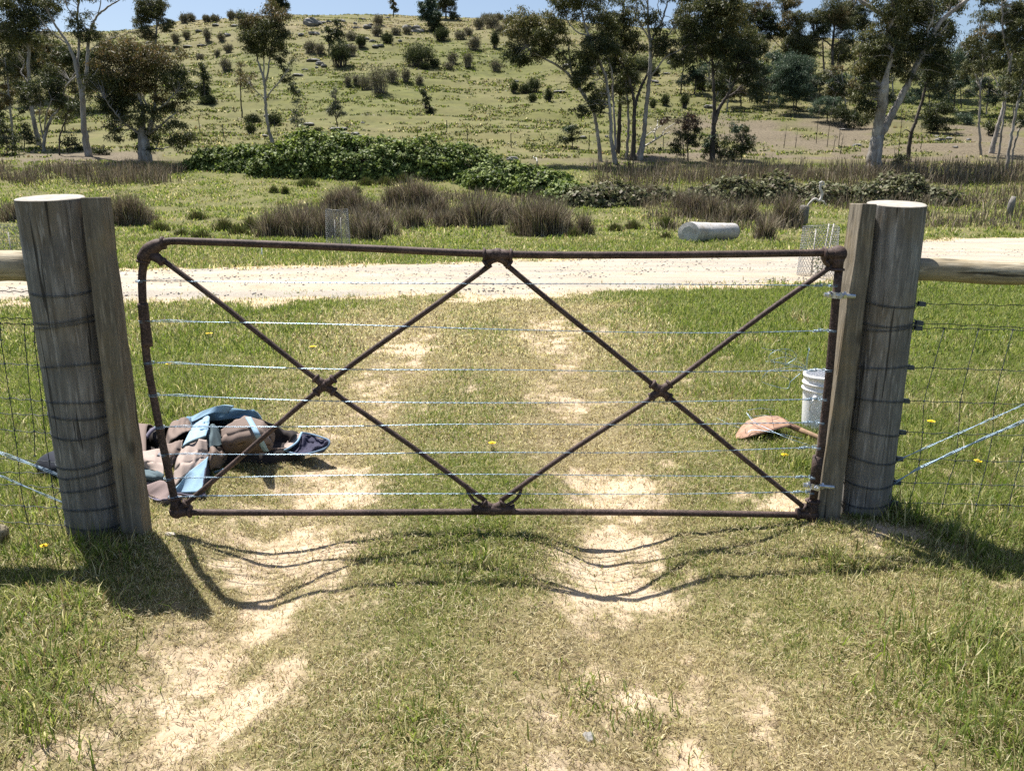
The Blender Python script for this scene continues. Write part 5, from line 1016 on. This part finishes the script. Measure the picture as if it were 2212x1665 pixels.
# thin bare saplings on the right bank
SB = sorted([(zD(485, 1195), 80), (zD(575, 1225), 110), (zD(630, 1240), 30), (zD(670, 1230), 60), (zD(685, 1285), 45), (zD(215, 1235), 50), (zD(310, 1235), 40), (zD(1165, 1300), 120), (zD(1130, 1415), 50), (zD(1350, 1245), 40), (zD(1640, 1190), 40)])
for (p, h), od in zip(SB, ordn(len(SB))):
    c = G(*p); s_ = pxscale(c.y, c.z); H = h * s_; mb = MB(); mb.tube([c - Vector((0, 0, .1)), c + Vector((rng.normal(0, .05), 0, H * .5)), c + Vector((rng.normal(0, .15), 0, H))], [.03, .022, .008], 5)
    for k in range(7):
        f = rng.uniform(.35, .95); a = rng.uniform(0, 6.28); q = c + Vector((0, 0, H * f)); mb.tube([q, q + Vector((math.cos(a), math.sin(a), .9)) * H * .14], [.010, .004], 4)
    tag(mb.build('bare_sapling', M_dbark, None, origin=c), f'thin bare sapling stem, {od} on the right bank', 'sapling', 'bare saplings on the right bank')

# ------------------------------------------------------------------ shrubs on the open hill
def ordn(n, side='left'):
    w = ['first', 'second', 'third', 'fourth', 'fifth', 'sixth', 'seventh', 'eighth', 'ninth', 'tenth', 'eleventh', 'twelfth', 'thirteenth', 'fourteenth', 'fifteenth', 'sixteenth']
    return ['leftmost'] + [w[i] + ' from left' for i in range(1, n - 1)] + ['rightmost']
BROWNT = np.array([[.16, .14, .10], [.21, .19, .135], [.13, .12, .08], [.13, .14, .06]])
GREENT = np.array([[.035, .05, .018], [.055, .07, .026], [.08, .09, .035]])
def twig_shrub(px, py, w, h, pal, label, group, dens=1.0):
    """multi-stemmed shrub: upright bundle of twigs with sparse leaves"""
    b = G(px, py); s = pxscale(b.y, b.z); q_ = .82 if pal is BROWNT else .95; W, H = w * s * random.uniform(.75, 1.25) * q_, h * s * random.uniform(.6, 1.15) * q_
    o = thing('twiggy_shrub', label, 'shrub', b, group); mb = MB()
    n = int(22 + 26 * min(W, 3)); P = []
    for i in range(n):
        a = rng.uniform(0, 6.28); r = rng.random() ** .6; e = Vector((b.x + W * .5 * r * math.cos(a), b.y + W * .4 * r * math.sin(a), b.z + H * rng.uniform(.3, 1.1) * (1 - .3 * r * r)))
        f = Vector((b.x + W * .36 * r * math.cos(a + .4), b.y + W * .3 * r * math.sin(a + .4), b.z - .05)); m_ = f.lerp(e, .5) + Vector((rng.normal(0, .05), rng.normal(0, .05), .1 * H))
        mb.tube([f, m_, e], [.02 + .004 * H, .014, .006], 4, False); P.append((np.array(m_), np.array(e)))
    mb.build('stems', M_twig if pal is BROWNT else M_dbark, o); L = []
    for m_, e in P:
        k = int((8 + 9 * W * H / max(n / 16, 1)) * dens * (1 if pal is BROWNT else 2)); t = rng.uniform(.1, 1.1, (k, 1)); L.append(m_ + (e - m_) * t + rng.normal(0, .09 + .05 * W, (k, 3)))
    L = np.concatenate(L); L[:, 2] = np.maximum(L[:, 2], b.z + .05); sz = .0012 * b.y + .03
    V, Q, C = leaf_quads(L, np.full(len(L), sz * 1.9) * rng.uniform(.6, 1.4, len(L)), np.full(len(L), sz * .42), -.7, pal)
    fastmesh('foliage', V, quads=Q, col=C, m=M_rush, parent=o, origin=tuple(b))
rows = {
 'brown': ('brown twiggy shrub', BROWNT, 'bare brown shrubs on the hill', [
   ('high slope left of slender gum', [(zA(1460, 360), 22, 30), (zA(1555, 335), 16, 26), (zA(1725, 350), 20, 26), (zA(1840, 340), 16, 22), (zA(1900, 440), 18, 26), (zA(1660, 500), 18, 18), (zA(1805, 480), 12, 18), (zA(1880, 590), 22, 34)]),
   ('skyline on the left', [(zA(1530, 195), 26, 18), (zA(1590, 180), 24, 24), (zA(1720, 185), 20, 16), (zA(1790, 180), 22, 16), (zA(1920, 170), 20, 20), (zA(2000, 165), 30, 18)]),
   ('upper slope right of slender gum', [(zB(540, 440), 34, 34), (zB(620, 450), 20, 24), (zB(880, 340), 26, 18), (zB(880, 470), 26, 28), (zB(1100, 210), 26, 20), (zB(1090, 310), 28, 26), (zB(1250, 300), 22, 14), (zB(1340, 290), 22, 14)]),
   ('middle pasture slope', [(zB(850, 720), 22, 26), (zB(920, 715), 18, 30), (zB(1010, 750), 34, 44), (zB(1110, 775), 60, 62), (zB(1220, 690), 32, 36), (zB(1330, 690), 24, 40), (zB(1440, 700), 20, 16), (zB(1690, 580), 26, 18), (zB(1720, 530), 26, 30), (zB(1850, 565), 26, 36), (zB(2080, 595), 26, 30)]),
   ('upper slope right of the paired trees', [(zB(1900, 420), 36, 34), (zB(1780, 330), 30, 26), (zB(1850, 300), 24, 24), (zB(1940, 250), 34, 24), (zB(2040, 240), 36, 26), (zB(2120, 280), 30, 26), (zB(2180, 220), 34, 22), (zB(2010, 180), 34, 14), (zB(2100, 170), 34, 14)])]),
 'green': ('green shrub', GREENT, 'green shrubs on the hill', [
   ('upper slope above the bramble mound', [(zB(780, 560), 42, 48), (zB(960, 400), 18, 28), (zB(1180, 370), 20, 22), (zB(1440, 560), 66, 46), (zB(1570, 560), 22, 18), (zB(1630, 340), 26, 24), (zB(1490, 580), 20, 14)]),
   ('lower slope left of the bramble mound', [(zB(60, 1030), 34, 16), (zB(40, 1120), 22, 26), (zB(240, 1030), 26, 16), (zA(1730, 870), 34, 18), (zB(600, 1120), 14, 14)]),
   ('lower slope left of the leaning golden lit gum', [(zC(190, 780), 16, 24), (zC(280, 780), 24, 22), (zC(345, 770), 24, 30), (zC(475, 850), 20, 26), (zC(340, 850), 14, 12), (zC(30, 400), 14, 30)]),
   ('slope seen through the middle clump', [(zC(1240, 590), 60, 22), (zC(1140, 680), 50, 16), (zC(1350, 620), 30, 14), (zC(1490, 530), 18, 10), (zC(1440, 880), 14, 30), (zC(1600, 900), 16, 34), (zC(1340, 900), 12, 24), (zC(1730, 760), 26, 30), (zC(1900, 780), 34, 30)])])}
for nm, pal, grp, bands in rows.values():
    for where, items in bands:
        items = sorted(items, key=lambda q: q[0][0])
        for (p, w, h), od in zip(items, ordn(len(items))):
            twig_shrub(p[0], p[1], w, h, pal, f'{nm}, {od} on the {where}', grp)
# rocks of the hill
RK = [('boulder outcrop below the middle skyline', [(zB(540, 215), 34, .75), (zB(600, 205), 18, .7), (zB(640, 195), 12, .5), (zB(690, 190), 14, .5), (zB(790, 190), 18, .6), (zB(570, 290), 26, .4), (zB(910, 205), 10, .8), (zB(920, 240), 18, .3), (zB(1010, 235), 18, .6), (zB(1040, 210), 12, .4), (zB(1005, 330), 12, .6), (zB(1050, 350), 14, .6), (zB(1060, 105), 16, .5)]),
      ('rocks left of the paired skyline trees', [(zB(1250, 275), 16, .7), (zB(1340, 245), 24, .5), (zB(1420, 240), 16, .8), (zB(1420, 275), 26, .5), (zB(1460, 265), 12, .8), (zB(1280, 350), 10, .7), (zB(1350, 125), 20, .4), (zB(1180, 155), 12, .5), (zB(960, 165), 16, .3), (zB(620, 122), 14, .3)]),
      ('pale rocks above the slender gum', [(zB(560, 510), 26, .3), (zB(620, 540), 22, .5), (zB(650, 555), 14, .6), (zB(590, 570), 10, .6), (zB(430, 635), 24, .35), (zB(460, 300), 18, .5), (zB(840, 395), 20, .4), (zB(1075, 395), 14, .5), (zB(1120, 385), 12, .5), (zB(500, 585), 14, .3)]),
      ('flat rocks just above the bramble mound', [(zB(770, 1080), 32, .25), (zB(830, 1120), 24, .4), (zB(910, 1120), 20, .4), (zB(950, 1135), 14, .4), (zB(520, 1045), 18, .5), (zB(970, 1025), 12, .4), (zB(160, 1135), 16, .4), (zB(180, 970), 18, .4)]),
      ('rocks on the left shoulder of the hill', [(zA(1250, 370), 22, .4), (zA(1650, 265), 14, .5), (zA(1560, 395), 20, .35), (zA(1680, 385), 18, .3), (zA(1660, 465), 12, .4), (zA(1890, 300), 14, .6), (zA(1950, 225), 16, .5), (zA(1790, 215), 14, .5), (zA(930, 240), 24, .5)]),
      ('rocks on the slope behind the middle clump', [(zC(620, 560), 20, .5), (zC(1350, 690), 16, .5), (zC(1480, 535), 14, .7), (zC(560, 770), 30, .25), (zC(210, 680), 10, .5), (zC(1450, 620), 14, .4), (zC(1385, 715), 18, .3), (zC(760, 1155), 16, .5), (zC(955, 1140), 8, .8), (zC(170, 1330), 26, .5), (zC(1800, 900), 28, .4)]),
      ('rocks on the bare right bank', [(zD(820, 1215), 18, .5), (zD(1510, 1175), 26, .4), (zD(1590, 1160), 18, .5), (zD(1750, 1170), 10, .6), (zD(1480, 1140), 12, .5), (zD(1640, 1230), 12, .4), (zD(700, 1085), 16, .3)])]
for where, items in RK:
    items = sorted(items, key=lambda q: q[0][0])
    for (p, w, fl), od in zip(items, ordn(len(items))):
        c = G(*p); r = w * .42 * pxscale(c.y, c.z)
        stone(p[0], p[1], r, f'grey rock, {od} of the {where}', M_rock, 'rocks scattered over the hill', 'rock', fl)
# star pickets of the old fence along the foot of the hill
PK = sorted([((903, 312), 28), ((870, 312), 8), ((1011, 314), 30), ((1105, 320), 28), (zC(165, 1235), 30), (zC(1425, 1270), 30), (zA(1860, 1150), 28), (zA(1665, 1115), 34), (zB(245, 1120), 30), (zC(810, 1270), 36), (zB(1670, 1110), 26)], key=lambda q: q[0][0])
for (p, h), od in zip(PK, ordn(len(PK))):
    c = G(*p); H = h * pxscale(c.y, c.z); mb = MB(); mb.tube([c - Vector((0, 0, .2)), c + Vector((rng.normal(0, .03), 0, H))], .035, 3, True)
    mb.tube([c + Vector((0, 0, H * .96)), c + Vector((0, 0, H))], .045, 3, True)
    tag(mb.build('star_picket', M_picket, None, origin=c, smooth=False), f'thin dark steel fence picket, {od} along the foot of the hill', 'fence post', 'star pickets along the foot of the hill')

# ------------------------------------------------------------------ bramble mounds
def bramble(label, lobes, n, pal=None, leaf=.10):
    """lobes: (px centre, base y, half width px, top y) -> leafy dome heaps; one thicket with canes inside"""
    pal = pal if pal is not None else np.array([[.045, .07, .018], [.10, .145, .036], [.17, .225, .06], [.26, .31, .10]])
    b0 = G(lobes[0][0], lobes[0][1]); o = thing('bramble_thicket', label, 'bramble', b0, 'bramble thickets in the paddock'); P = []; N = []; mb = MB()
    ar = np.array([w * max(by - ty, 8) for _, by, w, ty in lobes], float); ar /= ar.sum()
    for (px, by, w, ty), f in zip(lobes, ar):
        b = G(px, by); s = pxscale(b.y, b.z); W = w * s; H = (by - ty) * s * 1.02; D = max(W * .55, 1.2); k = int(n * f)
        v = rng.normal(0, 1, (k, 3)); v[:, 2] = np.abs(v[:, 2]); v /= np.linalg.norm(v, axis=1, keepdims=True)
        nz = fbm(v[:, 0] * 3.1 + px, v[:, 2] * 3.1 + v[:, 1] * 2.2, 95, 4); n2 = fbm(v[:, 0] * 11 + px, v[:, 2] * 11 + v[:, 1] * 8, 96, 2); q = v * (.50 + .60 * nz + .42 * n2 + rng.normal(0, .05, k))[:, None]
        X = np.stack([b.x + q[:, 0] * W, b.y + D * .8 + q[:, 1] * D, b.z + q[:, 2] * H], -1); X[:, 2] = np.maximum(X[:, 2], ground_z(X[:, 0], X[:, 1]) + .04); P.append(X); N.append(v)
        for j in range(int(12 + W * 6)):
            a = rng.uniform(0, 6.28); e = Vector((b.x + W * .95 * math.cos(a), b.y + D * .8 + D * .9 * math.sin(a), b.z + .1)); m_ = Vector((b.x + W * .5 * math.cos(a), b.y + D * .8 + D * .4 * math.sin(a), b.z + H * rng.uniform(.8, 1.08))); st_ = Vector((b.x, b.y + D * .8, b.z))
            mb.tube([Vector(x) for x in spl([tuple(st_), tuple(m_), tuple(e)], 4)], .008, 4, False)
        for zz_ in (.0,):                                   # solid dark core filling the inside
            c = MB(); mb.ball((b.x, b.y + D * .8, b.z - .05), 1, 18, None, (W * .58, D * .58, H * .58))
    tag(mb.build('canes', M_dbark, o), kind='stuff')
    P = np.concatenate(P); N = np.concatenate(N); k = len(P)
    d = N + rng.normal(0, .7, (k, 3)) + np.array([0, 0, .4]); d /= np.linalg.norm(d, axis=1, keepdims=True)
    t = np.cross(d, rng.normal(0, 1, (k, 3))); t /= np.linalg.norm(t, axis=1, keepdims=True); u = np.cross(d, t); L = (leaf * rng.uniform(.45, 1.6, k))[:, None]
    V = np.stack([P - t * L, P + u * L * .62, P + t * L, P - u * L * .62], 1).reshape(-1, 3); Q = np.arange(k)[:, None] * 4 + np.array([[0, 1, 2, 3]])
    c = pal[rng.integers(0, len(pal), k)] * rng.uniform(.75, 1.25, (k, 1))
    fastmesh('leaves', V, quads=Q, col=np.repeat(c[:, None], 4, 1).reshape(-1, 3), m=M_bramble, parent=o, origin=tuple(b0))['kind'] = 'stuff'
bramble('largest bramble mound, long and dark below, across the middle of the paddock', [(690, 384, 100, 300), (790, 386, 110, 312), (890, 388, 110, 318), (990, 388, 100, 324), (600, 380, 70, 322), (1060, 392, 50, 345), (660, 360, 60, 294)], 60000)
bramble('low bramble sprawl joining the largest mound on its left', [(540, 372, 80, 322), (470, 368, 70, 326), (430, 366, 50, 342), (580, 380, 50, 345)], 22000)
bramble('bright green bramble mound in front of the largest one on the right', [(1110, 415, 90, 360), (1180, 425, 70, 376), (1040, 405, 50, 368), (1230, 440, 60, 402)], 24000)
PB = np.array([[.08, .09, .04], [.13, .14, .065], [.18, .185, .10], [.15, .13, .09]])
bramble('thin brown green bramble patch right of the bright mound', [(1330, 445, 80, 404), (1270, 448, 60, 410), (1410, 436, 60, 408)], 9000, PB)
bramble('thin bramble patch behind the white log', [(1600, 440, 70, 394), (1530, 444, 60, 408), (1680, 440, 60, 388)], 9000, PB)
bramble('tangled bramble heap seen just above the hinge post', [(1960, 440, 70, 384), (1900, 440, 60, 398), (2040, 445, 60, 412), (1790, 440, 70, 400)], 9000, PB)

# ------------------------------------------------------------------ rush tussocks
RC = np.array([[.14, .11, .085], [.22, .18, .135], [.40, .345, .255], [.11, .088, .068], [.14, .145, .06]])
RG = np.array([[.06, .085, .022], [.09, .12, .03], [.14, .15, .05], [.13, .10, .06]])
def rush(px, py, w, h, label, pal=RC, n=None, lean=.36):
    b = G(px, py); s = pxscale(b.y, b.z); W, H = w * s, h * s; n = n or max(560, int(420 + 520 * W * H))
    a = rng.uniform(0, 6.28, n); r = np.minimum(np.abs(rng.normal(0, .30, n)), .62); x = b.x + W * r * np.cos(a); y = b.y + .3 * W + W * .75 * r * np.sin(a)
    P = np.stack([x, y, ground_z(x, y) - .03], -1); c = pal[rng.integers(0, len(pal), n)] * rng.uniform(.7, 1.3, (n, 1))
    o = blades('rush_tussock', P, H * rng.uniform(.3, 1.25, n) * (1.05 - .8 * np.clip(r, 0, .7)), np.full(n, .010 + .00045 * b.y), np.abs(rng.normal(lean, .22, n)), c, M_rush, az=np.where(rng.random(n) < .7, a + rng.normal(0, .5, n), rng.uniform(0, 6.28, n)), origin=tuple(b))
    tag(o, label, 'rush', 'rush tussocks in the paddock')
RU = [('brown rush tussock left of the round tree guard', [(575, 515, 50, 56), (605, 513, 60, 64), (640, 517, 62, 66), (672, 513, 62, 66), (700, 518, 56, 60)], RC),
      ('brown rush tussock behind the round tree guard', [(716, 458, 44, 40), (744, 456, 56, 50), (768, 462, 46, 44), (800, 478, 52, 40)], RC),
      ('brown rush tussock right of the round tree guard', [(775, 518, 40, 62), (797, 524, 44, 56), (828, 514, 46, 50)], RC),
      ('brown rush tussock below the bright bramble, left part', [(850, 450, 50, 44), (885, 452, 60, 60), (915, 455, 60, 52), (890, 495, 46, 48), (945, 470, 46, 42), (958, 492, 40, 34), (1000, 488, 46, 44), (1030, 492, 60, 64), (1060, 485, 50, 56), (1090, 480, 46, 44)], RC),
      ('brown rush tussock below the bright bramble, right part', [(1130, 508, 50, 66), (1160, 511, 60, 72), (1192, 510, 52, 70), (1212, 506, 40, 60), (1262, 508, 34, 46)], RC),
      ('reddish brown rush tussock beside the left gate posts', [(25, 480, 50, 40), (258, 488, 60, 62), (285, 487, 50, 58), (310, 480, 40, 30)], RC),
      ('thin brown rush tussock between white log and hinge post', [(1500, 470, 46, 52), (1540, 474, 50, 50), (1655, 524, 34, 60), (1702, 492, 46, 66), (1620, 480, 40, 40), (1580, 482, 40, 40), (1400, 436, 30, 34), (1470, 450, 30, 34)], RC),
      ('short green rush tuft in the open grass left of the row', [(340, 500, 40, 20), (390, 515, 40, 22), (430, 520, 44, 24), (480, 500, 44, 26), (510, 512, 44, 26), (540, 500, 34, 30), (420, 476, 36, 18)], RG),
      ('short green rush tuft in the grass near the white log', [(1330, 500, 30, 18), (1370, 496, 34, 20), (1440, 494, 34, 26), (1240, 515, 34, 22), (1440, 520, 30, 18)], RG),
      ('dark green tussock in front of the largest bramble mound', [(590, 418, 16, 14), (615, 420, 12, 16), (770, 418, 16, 14), (790, 402, 34, 16), (830, 402, 34, 18), (870, 398, 34, 18), (660, 405, 40, 18), (1040, 410, 16, 14)], RG)]
for base, items, pal in RU:
    items = sorted(items, key=lambda q: q[0])
    for (px, py, w, h), od in zip(items, ordn(len(items))):
        rush(px, py, w * 1.15, h * 1.12, f'{base}, {od}'.replace(', ' + od, f' ({od})') if False else f'{od} {base}', pal)

# ------------------------------------------------------------------ tree guards, log, stumps, dead branches
M_net = m_simple('chicken_wire', (.16, .17, .18), (.30, .31, .33), 30, .5, .5)
def guard(label, px, py, w, h, stakes, hex_=.075, wire=.004, tilt=0.0, taper=.9):
    b = G(px, py); s = pxscale(b.y, b.z); rr = w * .5 * s; H = h * s; o = thing('tree_guard', label, 'tree guard', b); mb = MB()
    nu = max(10, int(2 * math.pi * rr / hex_)); nv = int(H / (hex_ * .75))
    def pt(i, j):
        a = 2 * math.pi * i / nu; t = j / nv; r = rr * (1 + (taper - 1) * t) * (1 + .05 * math.sin(3 * a + px)); return b + Vector((r * math.cos(a) + tilt * t, r * math.sin(a), H * t + .02 * math.sin(2 * a)))
    for j in range(nv):
        for i in range(nu):
            o_ = .5 * (j % 2)
            p = pt(i + o_, j); q1 = pt(i + .5 + o_, j + .55); q2 = pt(i - .5 + o_, j + .55)
            for q in (q1, q2): mb.tube([p, q], wire, 3, False)
            mb.tube([q1, pt(i + .5 + o_, j + 1)], wire * 1.3, 3, False)
    for j in (0, nv): mb.tube([pt(i, j) for i in np.linspace(0, nu, nu + 1)], wire * 1.2, 4, False)
    mb.build('wire_netting', M_net, o)
    for dx, hh, lean in stakes:
        m2 = MB(); c = b + Vector((dx * rr, -.02, -.05)); m2.tube([c, c + Vector((lean, 0, hh * H))], .012, 6); m2.build('stake', M_stick, o)
    P = lumps(b + Vector((0, 0, H * .3)), rr * .4, rr * .4, H * .3, 60); V, Q, C = leaf_quads(P, np.full(60, .07), np.full(60, .03), .3, RG)
    fastmesh('seedling', V, quads=Q, col=C, m=M_leaf, parent=o, origin=tuple(b))
guard('tall round wire netting tree guard standing in front of the brown rushes', 733, 540, 52, 84, [(.25, .85, 0), (-.3, .8, .02)])
guard('wide collapsing wire netting tree guard beyond the gate near the hinge post', 1764, 600, 80, 108, [(-.35, 1.0, .02), (.2, 1.1, .06), (.35, 1.1, .1)], .06, .0035)
guard('broad low wire netting tree guard left of the left gate post', 20, 580, 110, 92, [(.2, .9, .0)], .09, .004)
l0 = G(1489, 527); l1 = G(1604, 524); dl = (l1 - l0).normalized(); up = Vector((0, 0, .30))
o = thing('bleached_log', 'short thick grey white log lying on the grass beyond the road', 'log', (l0 + l1) / 2); mb = MB(); n = 26; seg = 36; V = []; Fc = []
dl = (dl + Vector((0, .22, 0))).normalized(); Ln = (l1 - l0).length; sx = dl.cross(Vector((0, 0, 1))).normalized()
for i in range(n):
    t = i / (n - 1); c = l0 + dl * (Ln * t) + Vector((0, .2, .30)); r = .37 - .06 * t
    for k in range(seg):
        a = 6.2832 * k / seg; q = r * (1 + .05 * math.sin(2 * a + 1) + .045 * (float(fbm(np.array([t * 4.]), np.array([math.sin(a) * 2 + 5.]), 97)[0]) - .5) * 2 + .02 * math.sin(5 * a + t * 3)); V.append(c + sx * (q * math.cos(a)) + Vector((0, 0, q * math.sin(a) * .95)))
for i in range(n - 1):
    for k in range(seg): Fc.append((i * seg + k, i * seg + (k + 1) % seg, (i + 1) * seg + (k + 1) % seg, (i + 1) * seg + k))
mb.add(V, Fc); mb.build('log_trunk', M_log, o)
for ring, name in ((V[:seg], 'a'), (V[-seg:], 'b')):
    c = sum(ring, Vector()) / seg; sgn = -1 if name == 'a' else 1; m2 = MB(); m2.add([c + dl * (.012 * sgn)] + [c.lerp(p, .6) + dl * (.02 * sgn) for p in ring] + [p + dl * (.002 * sgn) for p in ring], [(0, 1 + k, 1 + (k + 1) % seg) for k in range(seg)] + [(1 + k, 1 + seg + k, 1 + seg + (k + 1) % seg, 1 + (k + 1) % seg) for k in range(seg)])
    m2.build('sawn_end', M_log, o, smooth=False)
# old split post with a bleached root hung on it
c = G(1733, 487); s = pxscale(c.y, c.z); op = thing('old_post', 'short dark split stump post with a twisted bleached branch, beyond the road', 'old post', c)
mb = MB(); mb.tube([c - Vector((0, 0, .2)), c + Vector((.02, 0, 38 * s)), c + Vector((.03, 0, 42 * s))], [.21, .20, .15], 11); mb.build('stump', M_post, op)
mb = MB(); mb.tube([at(x, y, c.y - .05) for x, y in spl([(1741, 452), (1748, 440), (1760, 430), (1770, 434), (1776, 420), (1772, 408), (1773, 396), (1776, 392)], 6)], list(np.interp(np.linspace(0, 1, 43), [0, .4, .9, 1], [.03, .06, .045, .02])), 7)
mb.tube([at(x, y, c.y - .05) for x, y in spl([(1773, 402), (1780, 398), (1776, 393), (1770, 396)], 5)], .035, 7); mb.tube([at(x, y, c.y) for x, y in [(1764, 432), (1779, 436), (1786, 446)]], [.05, .04, .02], 7)
mb.build('bleached_branch', M_stick, op)
c = G(2178, 470); s = pxscale(c.y, c.z); mb = MB(); mb.tube([c - Vector((0, 0, .2)), c + Vector((.05, 0, 30 * s)), c + Vector((.12, 0, 44 * s))], [.15, .14, .10], 9)
tag(mb.build('old_post', M_post, None, origin=c), 'weathered grey leaning post in dead grass near the right edge', 'old post')
def dead(label, paths, base):
    b = G(*base); s = pxscale(b.y, b.z); mb = MB()
    for p in paths:
        q = spl(p, 5); mb.tube([at(x, y, b.y + .5 * math.sin(x)) for x, y, r in q], [r * .26 * s for x, y, r in q], 6)
    tag(mb.build('dead_branch', M_stick, None, origin=b), label, 'dead branch')
cz = lambda P: [(*zC(x, y), r) for x, y, r in P]
dead('bleached forked dead branch fallen from the tallest pale gum', [cz([(1255, 1225, 9), (1310, 1195, 8), (1365, 1160, 8), (1430, 1120, 6), (1480, 1100, 3)]), cz([(1365, 1160, 7), (1355, 1100, 6), (1385, 1060, 5), (1430, 1040, 3)]), cz([(1280, 1135, 4), (1340, 1090, 5), (1375, 1050, 4), (1380, 1000, 3)]), cz([(1410, 1130, 5), (1440, 1080, 4), (1500, 1040, 3), (1540, 1020, 2)]), cz([(1355, 1110, 4), (1330, 1080, 3), (1320, 1060, 2)])], zC(1255, 1240))
dead('small bleached branch on bare litter left of the middle clump', [cz([(375, 1375, 6), (378, 1340, 6), (360, 1320, 4), (345, 1300, 2)]), cz([(378, 1345, 5), (372, 1310, 3), (350, 1330, 2)])], zC(375, 1385))
az_ = lambda P: [(*zA(x, y), r) for x, y, r in P]
dead('pale dead branch on the ground between the left gums', [az_([(625, 1225, 6), (650, 1200, 5), (680, 1185, 3)]), az_([(560, 1240, 4), (620, 1230, 4), (690, 1240, 3)])], zA(640, 1245))
# pale step-in electric fence stake
c = G(567, 560); s = pxscale(c.y, c.z); mb = MB(); T = c + Vector((0, 0, 26 * s)); mb.tube([c - Vector((0, 0, .1)), T], .012, 8)
mb.tube([T + Vector(p) for p in [(-.06, 0, .09), (-.03, 0, .03), (0, 0, 0)]], .012, 6); mb.tube([T + Vector(p) for p in [(.07, 0, .08), (.06, 0, .03), (0, 0, 0)]], .012, 6)
tag(mb.build('fence_stake', M_white, None, origin=c), 'thin white step in stake with a forked top behind the gate rail', 'fence stake')
